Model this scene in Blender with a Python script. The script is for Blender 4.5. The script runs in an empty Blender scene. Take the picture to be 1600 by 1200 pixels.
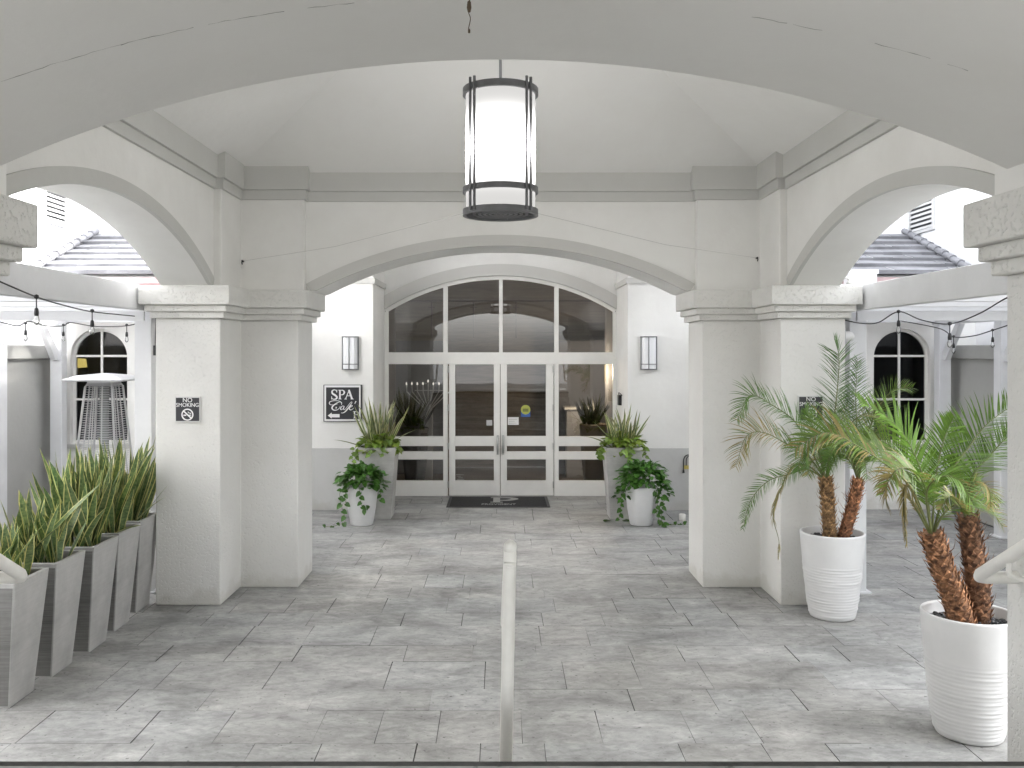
import bpy, bmesh, math, random
from mathutils import Vector, Matrix

SC = bpy.context.scene
COL = SC.collection
R = math.radians
# ------------------------------------------------------------------ camera, sky, sun, exposure
F, VX, VY, CH = 1400.0, 782.0, 547.5, 2.55      # focal length (px of the 1600 px photograph), vanishing point, eye height
cam = bpy.data.cameras.new('camera')
cam.sensor_width = 36.0
cam.lens = 36.0 * F / 1600.0
cam.shift_x = (800 - VX) / 1600.0
cam.shift_y = (VY - 600) / 1600.0
cam.clip_start, cam.clip_end = 0.05, 3000
camo = bpy.data.objects.new('camera', cam)
COL.objects.link(camo)
camo.location = (0, 0, CH)
camo.rotation_euler = (R(90), 0, 0)
SC.camera = camo

SUN_EL, SUN_AZ = 38.0, 70.0                    # azimuth measured from +Y clockwise: from the right, veiled by thin cloud
world = bpy.data.worlds.new('World')
SC.world = world
world.use_nodes = True
nt = world.node_tree
nt.nodes.clear()
w_out = nt.nodes.new('ShaderNodeOutputWorld')
w_bg = nt.nodes.new('ShaderNodeBackground')
w_sky = nt.nodes.new('ShaderNodeTexSky')
w_sky.sky_type = 'NISHITA'
w_sky.sun_disc = False
w_sky.sun_elevation = R(SUN_EL)
w_sky.sun_rotation = R(SUN_AZ)
w_sky.air_density = 1.0
w_sky.dust_density = 3.0
w_hsv = nt.nodes.new('ShaderNodeHueSaturation')   # thin overcast: the blue is washed out
w_hsv.inputs['Saturation'].default_value = 0.16
nt.links.new(w_sky.outputs[0], w_hsv.inputs['Color'])
nt.links.new(w_hsv.outputs[0], w_bg.inputs['Color'])
w_bg.inputs['Strength'].default_value = 0.15
nt.links.new(w_bg.outputs[0], w_out.inputs['Surface'])

sun = bpy.data.lights.new('sun', 'SUN')
sun.energy = 1.3
sun.angle = R(12)
sun.color = (1.0, 0.96, 0.9)
suno = bpy.data.objects.new('sun', sun)
COL.objects.link(suno)
_d = Vector((math.sin(R(SUN_AZ)) * math.cos(R(SUN_EL)), math.cos(R(SUN_AZ)) * math.cos(R(SUN_EL)), math.sin(R(SUN_EL))))
suno.rotation_euler = _d.to_track_quat('Z', 'Y').to_euler()
suno.location = (0, 0, 30)

SC.view_settings.view_transform = 'Standard'
SC.view_settings.look = 'None'
SC.view_settings.gamma = 1.0
SC.view_settings.exposure = 3.27
SC.render.engine = 'CYCLES'
SC.cycles.use_denoising = True
SC.cycles.max_bounces = 14
SC.cycles.diffuse_bounces = 7
SC.cycles.glossy_bounces = 5
SC.cycles.transparent_max_bounces = 16
SC.cycles.caustics_reflective = False
SC.cycles.caustics_refractive = False
SC.cycles.sample_clamp_indirect = 8.0


def P(px, py, D):
    """point of the place seen at photograph pixel (px, py) at distance D"""
    return Vector(((px - VX) * D / F, D, CH - (py - VY) * D / F))


def X(px, D): return (px - VX) * D / F
def Z(py, D): return CH - (py - VY) * D / F


# ------------------------------------------------------------------ helpers
ORIGIN = {}


class MB:
    def __init__(self):
        self.v, self.f, self.m, self.uv, self.col, self.sm = [], [], [], [], [], []

    def face(self, pts, mi=0, uv=None, col=(1, 1, 1), smooth=False):
        n = len(self.v)
        self.v += [tuple(p) for p in pts]
        self.f.append(tuple(range(n, n + len(pts))))
        self.m.append(mi)
        self.uv.append(uv or [(0, 0)] * len(pts))
        self.col.append(col)
        self.sm.append(smooth)

    def grid(self, rows, mi=0, closed=False, col=(1, 1, 1), smooth=True, uvs=None):
        """rows: equal-length lists of points; shared vertices"""
        n0 = len(self.v)
        w = len(rows[0])
        for r in rows:
            self.v += [tuple(p) for p in r]
        for i in range(len(rows) - 1):
            for j in range(w if closed else w - 1):
                k = (j + 1) % w
                self.f.append((n0 + i * w + j, n0 + i * w + k, n0 + (i + 1) * w + k, n0 + (i + 1) * w + j))
                self.m.append(mi)
                if uvs:
                    self.uv.append([uvs[i][j], uvs[i][k], uvs[i + 1][k], uvs[i + 1][j]])
                else:
                    self.uv.append([(0, 0)] * 4)
                self.col.append(col)
                self.sm.append(smooth)

    def box(self, x0, x1, y0, y1, z0, z1, mi=0, col=(1, 1, 1)):
        if x0 > x1: x0, x1 = x1, x0
        if y0 > y1: y0, y1 = y1, y0
        if z0 > z1: z0, z1 = z1, z0
        n = len(self.v)
        self.v += [(x, y, z) for z in (z0, z1) for y in (y0, y1) for x in (x0, x1)]
        for q in ((0, 2, 3, 1), (4, 5, 7, 6), (0, 1, 5, 4), (2, 6, 7, 3), (0, 4, 6, 2), (1, 3, 7, 5)):
            self.f.append(tuple(n + i for i in q))
            self.m.append(mi); self.uv.append([(0, 0)] * 4); self.col.append(col); self.sm.append(False)

    def prism(self, poly, z0, z1, mi=0, top=None, caps=True):
        """poly: plan outline (x, y) counter-clockwise; top: other outline at z1"""
        top = top or poly
        n = len(self.v); k = len(poly)
        self.v += [(x, y, z0) for x, y in poly] + [(x, y, z1) for x, y in top]
        def add(q):
            self.f.append(tuple(q)); self.m.append(mi); self.uv.append([(0, 0)] * len(q)); self.col.append((1, 1, 1)); self.sm.append(False)
        for i in range(k):
            j = (i + 1) % k
            add((n + i, n + j, n + k + j, n + k + i))
        if caps:
            add([n + i for i in reversed(range(k))])
            add([n + k + i for i in range(k)])

    def tube(self, pts, r, n=8, mi=0, caps=True, col=(1, 1, 1), smooth=True):
        pts = [Vector(p) for p in pts]
        rs = r if isinstance(r, (list, tuple)) else [r] * len(pts)
        rows = []
        up = None
        for i, p in enumerate(pts):
            a = pts[max(i - 1, 0)]; b = pts[min(i + 1, len(pts) - 1)]
            t = (b - a).normalized()
            if up is None:
                up = Vector((0, 0, 1)) if abs(t.z) < .9 else Vector((1, 0, 0))
            s = t.cross(up).normalized()
            up = s.cross(t).normalized()
            rows.append([p + s * (rs[i] * math.cos(2 * math.pi * j / n)) + up * (rs[i] * math.sin(2 * math.pi * j / n)) for j in range(n)])
        self.grid(rows, mi, closed=True, col=col, smooth=smooth)
        if caps:
            self.face(list(reversed(rows[0])), mi, col=col)
            self.face(rows[-1], mi, col=col)

    def lathe(self, prof, c, n=48, mi=0, smooth=True, wob=None):
        rows = []
        for k, (r, z) in enumerate(prof):
            row = []
            for j in range(n):
                a = 2 * math.pi * j / n
                rr = r + (wob(a, z, k) if wob else 0)
                row.append((c[0] + rr * math.cos(a), c[1] + rr * math.sin(a), c[2] + z))
            rows.append(row)
        self.grid(rows, mi, closed=True, smooth=smooth)

    def build(self, name, mats, parent=None, loc=None, bevel=0, recalc=True, auto=False):
        o = self._build(name, mats, parent, loc, recalc)
        if bevel:
            md = o.modifiers.new('bevel', 'BEVEL')
            md.width = bevel; md.segments = 2; md.limit_method = 'ANGLE'; md.angle_limit = R(40)
        return o

    def _build(self, name, mats, parent, loc, recalc):
        if not isinstance(mats, (list, tuple)): mats = [mats]
        org = Vector(ORIGIN.get(parent.name, (0, 0, 0))) if parent else Vector(loc or (0, 0, 0))
        me = bpy.data.meshes.new(name)
        me.from_pydata([tuple(Vector(p) - org) for p in self.v], [], self.f)
        for m in mats: me.materials.append(m)
        me.polygons.foreach_set('material_index', self.m)
        me.polygons.foreach_set('use_smooth', self.sm)
        ul = me.uv_layers.new(name='UVMap')
        flat = [c for f in self.uv for p in f for c in p]
        ul.data.foreach_set('uv', flat)
        ca = me.color_attributes.new('tint', 'FLOAT_COLOR', 'CORNER')
        flat = []
        for f, c in zip(self.f, self.col):
            flat += [c[0], c[1], c[2], 1.0] * len(f)
        ca.data.foreach_set('color', flat)
        if recalc:
            bm = bmesh.new(); bm.from_mesh(me)
            bmesh.ops.recalc_face_normals(bm, faces=bm.faces)
            bm.to_mesh(me); bm.free()
        me.update()
        o = bpy.data.objects.new(name, me)
        COL.objects.link(o)
        if parent:
            o.parent = parent
        else:
            o.location = org
        ORIGIN[o.name] = tuple(org)
        return o


def tag(o, label=None, cat=None, group=None, kind=None):
    if label: o['label'] = label
    if cat: o['category'] = cat
    if group: o['group'] = group
    if kind: o['kind'] = kind
    return o


def thing(name, label, cat, loc, group=None):
    o = bpy.data.objects.new(name, None)
    o.empty_display_size = 0.1
    COL.objects.link(o)
    o.location = loc
    ORIGIN[o.name] = tuple(loc)
    return tag(o, label, cat, group)


def dup(root, loc, label, rotz=0.0, scale=None):
    """copy of a thing with copies of its parts and sub-parts"""
    r = root.copy(); COL.objects.link(r)
    r.location = loc; r.rotation_euler = (0, 0, rotz)
    if scale: r.scale = scale
    r['label'] = label
    for ch in list(root.children):
        c = ch.copy(); COL.objects.link(c); c.parent = r
        for g in list(ch.children):
            d = g.copy(); COL.objects.link(d); d.parent = c
    return r


def spline(pts, n):
    """Catmull-Rom through pts, n points out"""
    pts = [Vector(p) for p in pts]
    if len(pts) == 2: return [pts[0].lerp(pts[1], i / (n - 1)) for i in range(n)]
    q = [pts[0] * 2 - pts[1]] + pts + [pts[-1] * 2 - pts[-2]]
    out = []
    m = len(pts) - 1
    for i in range(n):
        t = i / (n - 1) * m
        k = min(int(t), m - 1); t -= k
        a, b, c, d = q[k], q[k + 1], q[k + 2], q[k + 3]
        out.append(0.5 * ((2 * b) + (c - a) * t + (2 * a - 5 * b + 4 * c - d) * t * t + (3 * b - a - 3 * c + d) * t ** 3))
    return out


# ------------------------------------------------------------------ materials
def newmat(name):
    m = bpy.data.materials.new(name)
    m.use_nodes = True
    return m, m.node_tree, m.node_tree.nodes['Principled BSDF']


def N(nt, t, **kw):
    n = nt.nodes.new(t)
    for k, v in kw.items():
        if k in n.inputs: n.inputs[k].default_value = v
        else: setattr(n, k, v)
    return n


def ramp(nt, stops):
    r = nt.nodes.new('ShaderNodeValToRGB')
    e = r.color_ramp.elements
    while len(e) < len(stops): e.new(0.5)
    for i, (p, c) in enumerate(stops):
        e[i].position = p
        e[i].color = (c, c, c, 1) if isinstance(c, (int, float)) else (*c, 1)
    return r


def plain(name, col, rough=0.5, metal=0.0, var=0.06, vscale=6.0, bump=0.0, bscale=80.0, spec=0.5):
    m, nt, b = newmat(name)
    tc = N(nt, 'ShaderNodeTexCoord')
    nz = N(nt, 'ShaderNodeTexNoise', Scale=vscale, Detail=5.0, Roughness=0.6)
    nt.links.new(tc.outputs['Object'], nz.inputs['Vector'])
    rp = ramp(nt, [(0.3, tuple(c * (1 - var) for c in col)), (0.7, tuple(min(1, c * (1 + var)) for c in col))])
    nt.links.new(nz.outputs['Fac'], rp.inputs['Fac'])
    nt.links.new(rp.outputs['Color'], b.inputs['Base Color'])
    b.inputs['Roughness'].default_value = rough
    b.inputs['Metallic'].default_value = metal
    b.inputs['Specular IOR Level'].default_value = spec
    if bump:
        n2 = N(nt, 'ShaderNodeTexNoise', Scale=bscale, Detail=4.0, Roughness=0.6)
        nt.links.new(tc.outputs['Object'], n2.inputs['Vector'])
        bp = N(nt, 'ShaderNodeBump', Strength=bump, Distance=0.01)
        nt.links.new(n2.outputs['Fac'], bp.inputs['Height'])
        nt.links.new(bp.outputs['Normal'], b.inputs['Normal'])
    return m


def stucco(name, col, coarse=0.0, fine=0.25, stain=0.09):
    """painted render: trowel unevenness, fine sand grain, optional knock-down pits, faint grime"""
    m, nt, b = newmat(name)
    tc = N(nt, 'ShaderNodeTexCoord')
    big = N(nt, 'ShaderNodeTexNoise', Scale=0.9, Detail=6.0, Roughness=0.65)
    nt.links.new(tc.outputs['Object'], big.inputs['Vector'])
    rp = ramp(nt, [(0.28, tuple(c * (1 - stain) * f for c, f in zip(col, (1.0, 0.995, 0.985)))), (0.62, col)])
    nt.links.new(big.outputs['Fac'], rp.inputs['Fac'])
    g = N(nt, 'ShaderNodeTexNoise', Scale=140.0, Detail=3.0, Roughness=0.6)
    nt.links.new(tc.outputs['Object'], g.inputs['Vector'])
    w = N(nt, 'ShaderNodeTexNoise', Scale=7.0, Detail=3.0, Roughness=0.5)
    nt.links.new(tc.outputs['Object'], w.inputs['Vector'])
    b1 = N(nt, 'ShaderNodeBump', Strength=fine, Distance=0.003)
    nt.links.new(g.outputs['Fac'], b1.inputs['Height'])
    b2 = N(nt, 'ShaderNodeBump', Strength=0.4, Distance=0.012)
    nt.links.new(w.outputs['Fac'], b2.inputs['Height'])
    nt.links.new(b2.outputs['Normal'], b1.inputs['Normal'])
    last = b1
    colr = rp.outputs['Color']
    geo = N(nt, 'ShaderNodeNewGeometry')
    sz = N(nt, 'ShaderNodeSeparateXYZ'); nt.links.new(geo.outputs['Position'], sz.inputs[0])
    dn = N(nt, 'ShaderNodeTexNoise', Scale=4.0, Detail=6.0, Roughness=0.7)
    nt.links.new(tc.outputs['Object'], dn.inputs['Vector'])
    dm = N(nt, 'ShaderNodeMath', operation='MULTIPLY'); dm.inputs[1].default_value = 0.55
    nt.links.new(dn.outputs['Fac'], dm.inputs[0])
    dl = N(nt, 'ShaderNodeMapRange'); dl.inputs['From Min'].default_value = 0.0; dl.inputs['From Max'].default_value = 0.10
    dl.inputs['To Min'].default_value = 1.0; dl.inputs['To Max'].default_value = 0.0
    dz_ = N(nt, 'ShaderNodeMath', operation='SUBTRACT'); nt.links.new(sz.outputs['Z'], dz_.inputs[0])
    do_ = N(nt, 'ShaderNodeMath', operation='SUBTRACT'); do_.inputs[1].default_value = 0.22; nt.links.new(dm.outputs[0], do_.inputs[0])
    nt.links.new(do_.outputs[0], dz_.inputs[1]); nt.links.new(dz_.outputs[0], dl.inputs['Value'])
    ds = N(nt, 'ShaderNodeMath', operation='MULTIPLY'); ds.inputs[1].default_value = 0.28; nt.links.new(dl.outputs[0], ds.inputs[0])
    dx = N(nt, 'ShaderNodeMix', data_type='RGBA'); dx.inputs[7].default_value = (0.40, 0.38, 0.32, 1)
    nt.links.new(ds.outputs[0], dx.inputs[0]); nt.links.new(colr, dx.inputs[6])
    colr = dx.outputs[2]
    if coarse:
        k = N(nt, 'ShaderNodeTexNoise', Scale=42.0, Detail=3.0, Roughness=0.55)
        nt.links.new(tc.outputs['Object'], k.inputs['Vector'])
        kr = ramp(nt, [(0.34, 0.0), (0.46, 1.0)])
        nt.links.new(k.outputs['Fac'], kr.inputs['Fac'])
        b3 = N(nt, 'ShaderNodeBump', Strength=coarse, Distance=0.006)
        nt.links.new(kr.outputs['Color'], b3.inputs['Height'])
        nt.links.new(b1.outputs['Normal'], b3.inputs['Normal'])
        last = b3
    nt.links.new(colr, b.inputs['Base Color'])
    nt.links.new(last.outputs['Normal'], b.inputs['Normal'])
    b.inputs['Roughness'].default_value = 0.85
    b.inputs['Specular IOR Level'].default_value = 0.25
    return m


WHITE = (0.80, 0.795, 0.775)
M = {}
M['wall'] = stucco('painted_stucco', WHITE, coarse=0.0)
M['pier'] = stucco('textured_pier_stucco', (0.71, 0.705, 0.685), coarse=0.55, stain=0.07)
M['cap'] = stucco('textured_capital_stucco', (0.72, 0.715, 0.69), coarse=0.8, stain=0.14)
M['ceil'] = stucco('ceiling_stucco', (0.80, 0.795, 0.78), fine=0.12, stain=0.04)
M['grey'] = stucco('grey_trim_paint', (0.56, 0.56, 0.54), fine=0.15, stain=0.06)
M['band'] = stucco('pale_trim_paint', (0.58, 0.575, 0.555), fine=0.15, stain=0.05)
M['wains'] = stucco('grey_wainscot', (0.57, 0.57, 0.56), fine=0.2, stain=0.14)
M['bright'] = stucco('white_building_stucco', (0.84, 0.845, 0.86), fine=0.2, stain=0.03)
M['pink'] = stucco('faded_pink_stucco', (0.34, 0.195, 0.20), stain=0.1)
M['pinkl'] = stucco('pale_pink_trim', (0.42, 0.31, 0.31), stain=0.1)
M['gwall'] = stucco('garden_wall_stucco', (0.40, 0.40, 0.385), stain=0.12)
M['wood_w'] = plain('white_painted_timber', (0.66, 0.665, 0.68), rough=0.55, var=0.05, vscale=3, bump=0.08, bscale=40)
M['frame'] = plain('white_door_paint', (0.80, 0.79, 0.76), rough=0.38, var=0.03, vscale=4)
M['rail'] = plain('cream_rail_paint', (0.80, 0.785, 0.745), rough=0.38, var=0.06, vscale=9, bump=0.05, bscale=30)
M['dark'] = plain('dark_bronze_metal', (0.17, 0.172, 0.18), rough=0.4, metal=0.0, var=0.15, vscale=12)
M['black'] = plain('black_plastic', (0.018, 0.018, 0.02), rough=0.5, var=0.2)
M['steel'] = plain('brushed_steel', (0.48, 0.48, 0.47), rough=0.32, metal=1.0, var=0.08, vscale=20)
M['signb'] = plain('black_sign_face', (0.022, 0.022, 0.027), rough=0.35, var=0.15)
M['signw'] = plain('white_sign_lettering', (0.78, 0.78, 0.78), rough=0.5, var=0.02)
M['potw'] = plain('white_glazed_pot', (0.68, 0.68, 0.68), rough=0.42, var=0.04, vscale=5, bump=0.06, bscale=25)
M['soil'] = plain('dark_soil', (0.03, 0.026, 0.022), rough=0.95, var=0.5, vscale=40, bump=0.8, bscale=60)
M['pebble'] = plain('black_pebbles', (0.035, 0.037, 0.04), rough=0.4, var=0.4, vscale=30)
M['nosing'] = plain('dark_step_nosing', (0.05, 0.05, 0.048), rough=0.8, var=0.35, vscale=14, bump=0.3)
M['mat'] = plain('black_mat_rubber', (0.02, 0.02, 0.021), rough=0.9, var=0.25, vscale=50, bump=0.5, bscale=150)
M['matgrey'] = plain('grey_mat_print', (0.36, 0.36, 0.35), rough=0.9, var=0.15, vscale=60)
M['paper'] = plain('paper', (0.75, 0.75, 0.74), rough=0.7, var=0.02)
M['blue'] = plain('sticker_blue', (0.03, 0.10, 0.35), rough=0.4)
M['yellow'] = plain('sticker_yellow_green', (0.42, 0.45, 0.08), rough=0.4)
M['rodgrey'] = plain('thin_grey_wire', (0.42, 0.42, 0.40), rough=0.5)
M['lamp_off'] = plain('frosted_glass_panel', (0.85, 0.86, 0.88), rough=0.25, var=0.01)
M['darkwood'] = plain('dark_interior_wood', (0.06, 0.045, 0.035), rough=0.5, var=0.3)
M['tan'] = plain('tan_pot_glaze', (0.16, 0.125, 0.09), rough=0.5, var=0.15)
M['heater'] = plain('heater_aluminium', (0.55, 0.55, 0.56), rough=0.4, metal=0.7, var=0.08)
M['hose'] = plain('yellow_tag', (0.55, 0.45, 0.12), rough=0.6)


def concrete_floor(name):
    m, nt, b = newmat(name)
    tc = N(nt, 'ShaderNodeTexCoord')
    at = N(nt, 'ShaderNodeVertexColor', layer_name='tint')
    n1 = N(nt, 'ShaderNodeTexNoise', Scale=1.5, Detail=9.0, Roughness=0.68, Distortion=0.5)
    mp = N(nt, 'ShaderNodeMapping'); mp.inputs['Scale'].default_value = (0.75, 1.25, 1)
    nt.links.new(tc.outputs['Object'], mp.inputs['Vector'])
    nt.links.new(mp.outputs[0], n1.inputs['Vector'])
    r1 = ramp(nt, [(0.30, (0.17, 0.17, 0.166)), (0.43, (0.28, 0.28, 0.272)), (0.56, (0.355, 0.355, 0.345)), (0.72, (0.45, 0.446, 0.433))])
    nt.links.new(n1.outputs['Fac'], r1.inputs['Fac'])
    n2 = N(nt, 'ShaderNodeTexNoise', Scale=4.2, Detail=9.0, Roughness=0.72, Distortion=0.9)
    uvn = N(nt, 'ShaderNodeUVMap', uv_map='UVMap')
    ad = N(nt, 'ShaderNodeVectorMath', operation='ADD')
    sc_ = N(nt, 'ShaderNodeVectorMath', operation='SCALE'); sc_.inputs['Scale'].default_value = 0.006
    nt.links.new(uvn.outputs[0], sc_.inputs[0])
    nt.links.new(mp.outputs[0], ad.inputs[0]); nt.links.new(sc_.outputs[0], ad.inputs[1])
    nt.links.new(ad.outputs[0], n2.inputs['Vector'])
    r2 = ramp(nt, [(0.30, 0.52), (0.44, 0.9), (0.54, 1.02), (0.68, 1.3)])
    nt.links.new(n2.outputs['Fac'], r2.inputs['Fac'])
    mx = N(nt, 'ShaderNodeMix', data_type='RGBA', blend_type='MULTIPLY')
    mx.inputs[0].default_value = 0.9
    nt.links.new(r1.outputs['Color'], mx.inputs[6]); nt.links.new(r2.outputs['Color'], mx.inputs[7])
    m2 = N(nt, 'ShaderNodeMix', data_type='RGBA', blend_type='MULTIPLY')
    m2.inputs[0].default_value = 1.0
    nt.links.new(mx.outputs[2], m2.inputs[6]); nt.links.new(at.outputs['Color'], m2.inputs[7])
    # fine cloudy grain of the stamped surface
    n4 = N(nt, 'ShaderNodeTexNoise', Scale=15.0, Detail=8.0, Roughness=0.75, Distortion=0.6)
    nt.links.new(mp.outputs[0], n4.inputs['Vector'])
    r4 = ramp(nt, [(0.32, 0.72), (0.5, 1.0), (0.68, 1.18)])
    nt.links.new(n4.outputs['Fac'], r4.inputs['Fac'])
    m4 = N(nt, 'ShaderNodeMix', data_type='RGBA', blend_type='MULTIPLY'); m4.inputs[0].default_value = 0.85
    nt.links.new(m2.outputs[2], m4.inputs[6]); nt.links.new(r4.outputs['Color'], m4.inputs[7])
    m2 = m4
    # small dark pits and leaf stains
    n3 = N(nt, 'ShaderNodeTexNoise', Scale=26.0, Detail=2.0)
    nt.links.new(tc.outputs['Object'], n3.inputs['Vector'])
    r3 = ramp(nt, [(0.26, 0.45), (0.34, 1.0)])
    nt.links.new(n3.outputs['Fac'], r3.inputs['Fac'])
    m3 = N(nt, 'ShaderNodeMix', data_type='RGBA', blend_type='MULTIPLY')
    m3.inputs[0].default_value = 1.0
    nt.links.new(m2.outputs[2], m3.inputs[6]); nt.links.new(r3.outputs['Color'], m3.inputs[7])
    nt.links.new(m3.outputs[2], b.inputs['Base Color'])
    rr = ramp(nt, [(0.35, 0.5), (0.65, 0.75)])
    nt.links.new(n2.outputs['Fac'], rr.inputs['Fac'])
    nt.links.new(rr.outputs['Color'], b.inputs['Roughness'])
    bp = N(nt, 'ShaderNodeBump', Strength=0.35, Distance=0.008)
    nt.links.new(n2.outputs['Fac'], bp.inputs['Height'])
    nt.links.new(bp.outputs['Normal'], b.inputs['Normal'])
    b.inputs['Specular IOR Level'].default_value = 0.35
    return m


M['floor'] = concrete_floor('stamped_concrete')
M['joint'] = plain('dark_joint', (0.07, 0.07, 0.068), rough=0.95, var=0.3, vscale=8)


def planter_mat(name, col, streak):
    m, nt, b = newmat(name)
    tc = N(nt, 'ShaderNodeTexCoord')
    mp = N(nt, 'ShaderNodeMapping'); mp.inputs['Scale'].default_value = (1.5, 1.5, 60)
    nt.links.new(tc.outputs['Object'], mp.inputs['Vector'])
    n1 = N(nt, 'ShaderNodeTexNoise', Scale=1.6, Detail=3.0)
    nt.links.new(mp.outputs[0], n1.inputs['Vector'])
    n2 = N(nt, 'ShaderNodeTexNoise', Scale=3.2, Detail=6.0, Roughness=0.6)
    nt.links.new(tc.outputs['Object'], n2.inputs['Vector'])
    r2 = ramp(nt, [(0.3, tuple(c * 0.78 for c in col)), (0.7, tuple(c * 1.18 for c in col))])
    nt.links.new(n2.outputs['Fac'], r2.inputs['Fac'])
    r1 = ramp(nt, [(0.35, 1 - streak), (0.6, 1.0)])
    nt.links.new(n1.outputs['Fac'], r1.inputs['Fac'])
    mx = N(nt, 'ShaderNodeMix', data_type='RGBA', blend_type='MULTIPLY'); mx.inputs[0].default_value = 1
    nt.links.new(r2.outputs['Color'], mx.inputs[6]); nt.links.new(r1.outputs['Color'], mx.inputs[7])
    nt.links.new(mx.outputs[2], b.inputs['Base Color'])
    bp = N(nt, 'ShaderNodeBump', Strength=0.25, Distance=0.004)
    nt.links.new(n1.outputs['Fac'], bp.inputs['Height'])
    nt.links.new(bp.outputs['Normal'], b.inputs['Normal'])
    b.inputs['Roughness'].default_value = 0.6
    return m


M['planter'] = planter_mat('grey_fibre_planter', (0.40, 0.395, 0.385), 0.05)
M['combed'] = planter_mat('combed_shaded_planter_face', (0.19, 0.187, 0.18), 0.22)  # combed grain, with the shade of these faces put into a darker colour
M['planterl'] = planter_mat('pale_grey_planter', (0.44, 0.435, 0.42), 0.08)


def glass_mat(name, tint, refl=1.0):
    m = bpy.data.materials.new(name); m.use_nodes = True
    nt = m.node_tree; nt.nodes.clear()
    out = N(nt, 'ShaderNodeOutputMaterial')
    tr = N(nt, 'ShaderNodeBsdfTransparent'); tr.inputs['Color'].default_value = (*tint, 1)
    gl = N(nt, 'ShaderNodeBsdfGlossy'); gl.inputs['Roughness'].default_value = 0.012
    gl.inputs['Color'].default_value = (0.95, 0.95, 0.95, 1)
    tc = N(nt, 'ShaderNodeTexCoord')
    nz = N(nt, 'ShaderNodeTexNoise', Scale=1.3, Detail=1.0)
    nt.links.new(tc.outputs['Object'], nz.inputs['Vector'])
    bp = N(nt, 'ShaderNodeBump', Strength=0.06, Distance=0.02)
    nt.links.new(nz.outputs['Fac'], bp.inputs['Height'])
    nt.links.new(bp.outputs['Normal'], gl.inputs['Normal'])
    fr = N(nt, 'ShaderNodeFresnel', IOR=1.5)
    mu = N(nt, 'ShaderNodeMath', operation='MULTIPLY'); mu.inputs[1].default_value = 2.6 * refl
    mu.use_clamp = True
    nt.links.new(fr.outputs[0], mu.inputs[0])
    mx = N(nt, 'ShaderNodeMixShader')
    nt.links.new(mu.outputs[0], mx.inputs[0]); nt.links.new(tr.outputs[0], mx.inputs[1]); nt.links.new(gl.outputs[0], mx.inputs[2])
    nt.links.new(mx.outputs[0], out.inputs['Surface'])
    return m


M['glass'] = glass_mat('tinted_door_glass', (0.40, 0.395, 0.385), 1.25)
M['glassd'] = glass_mat('dark_window_glass', (0.36, 0.37, 0.39), 0.2)
M['bulb'] = glass_mat('clear_bulb_glass', (0.93, 0.93, 0.93), 1.2)


def emit(name, col, s):
    m = bpy.data.materials.new(name); m.use_nodes = True
    nt = m.node_tree; nt.nodes.clear()
    out = N(nt, 'ShaderNodeOutputMaterial')
    e = N(nt, 'ShaderNodeEmission', Strength=s); e.inputs['Color'].default_value = (*col, 1)
    nt.links.new(e.outputs[0], out.inputs['Surface'])
    return m, nt, e


def lantern_shade(name, zmid, half):
    """lit acrylic: brightest round the lamp inside it, dimmer towards the ends"""
    m, nt, e = emit(name, (1.0, 0.985, 0.96), 1.0)
    tc = N(nt, 'ShaderNodeTexCoord')
    sx = N(nt, 'ShaderNodeSeparateXYZ')
    nt.links.new(tc.outputs['Object'], sx.inputs[0])
    a = N(nt, 'ShaderNodeMath', operation='SUBTRACT'); a.inputs[1].default_value = zmid
    nt.links.new(sx.outputs['Z'], a.inputs[0])
    d = N(nt, 'ShaderNodeMath', operation='DIVIDE'); d.inputs[1].default_value = half
    nt.links.new(a.outputs[0], d.inputs[0])
    ab = N(nt, 'ShaderNodeMath', operation='ABSOLUTE')
    nt.links.new(d.outputs[0], ab.inputs[0])
    iv = N(nt, 'ShaderNodeMath', operation='SUBTRACT', use_clamp=True); iv.inputs[0].default_value = 1.0
    nt.links.new(ab.outputs[0], iv.inputs[1])
    pw_ = N(nt, 'ShaderNodeMath', operation='POWER'); pw_.inputs[1].default_value = 5.0
    nt.links.new(iv.outputs[0], pw_.inputs[0])
    mr = N(nt, 'ShaderNodeMath', operation='MULTIPLY_ADD'); mr.inputs[1].default_value = 6.5; mr.inputs[2].default_value = 0.075
    nt.links.new(pw_.outputs[0], mr.inputs[0])
    nt.links.new(mr.outputs[0], e.inputs['Strength'])
    return m


M['warm'] = emit('warm_lamp', (1.0, 0.74, 0.36), 0.22)[0]
M['tip'] = emit('small_white_bulb', (1.0, 0.95, 0.85), 0.2)[0]


def wood_wall(name, c1, c2):
    m, nt, b = newmat(name)
    tc = N(nt, 'ShaderNodeTexCoord')
    mp = N(nt, 'ShaderNodeMapping'); mp.inputs['Scale'].default_value = (0.7, 0.7, 9)
    nt.links.new(tc.outputs['Object'], mp.inputs['Vector'])
    n1 = N(nt, 'ShaderNodeTexNoise', Scale=2.0, Detail=6.0, Roughness=0.65, Distortion=0.6)
    nt.links.new(mp.outputs[0], n1.inputs['Vector'])
    r1 = ramp(nt, [(0.3, c1), (0.7, c2)])
    nt.links.new(n1.outputs['Fac'], r1.inputs['Fac'])
    nt.links.new(r1.outputs['Color'], b.inputs['Base Color'])
    b.inputs['Roughness'].default_value = 0.45
    return m


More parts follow.
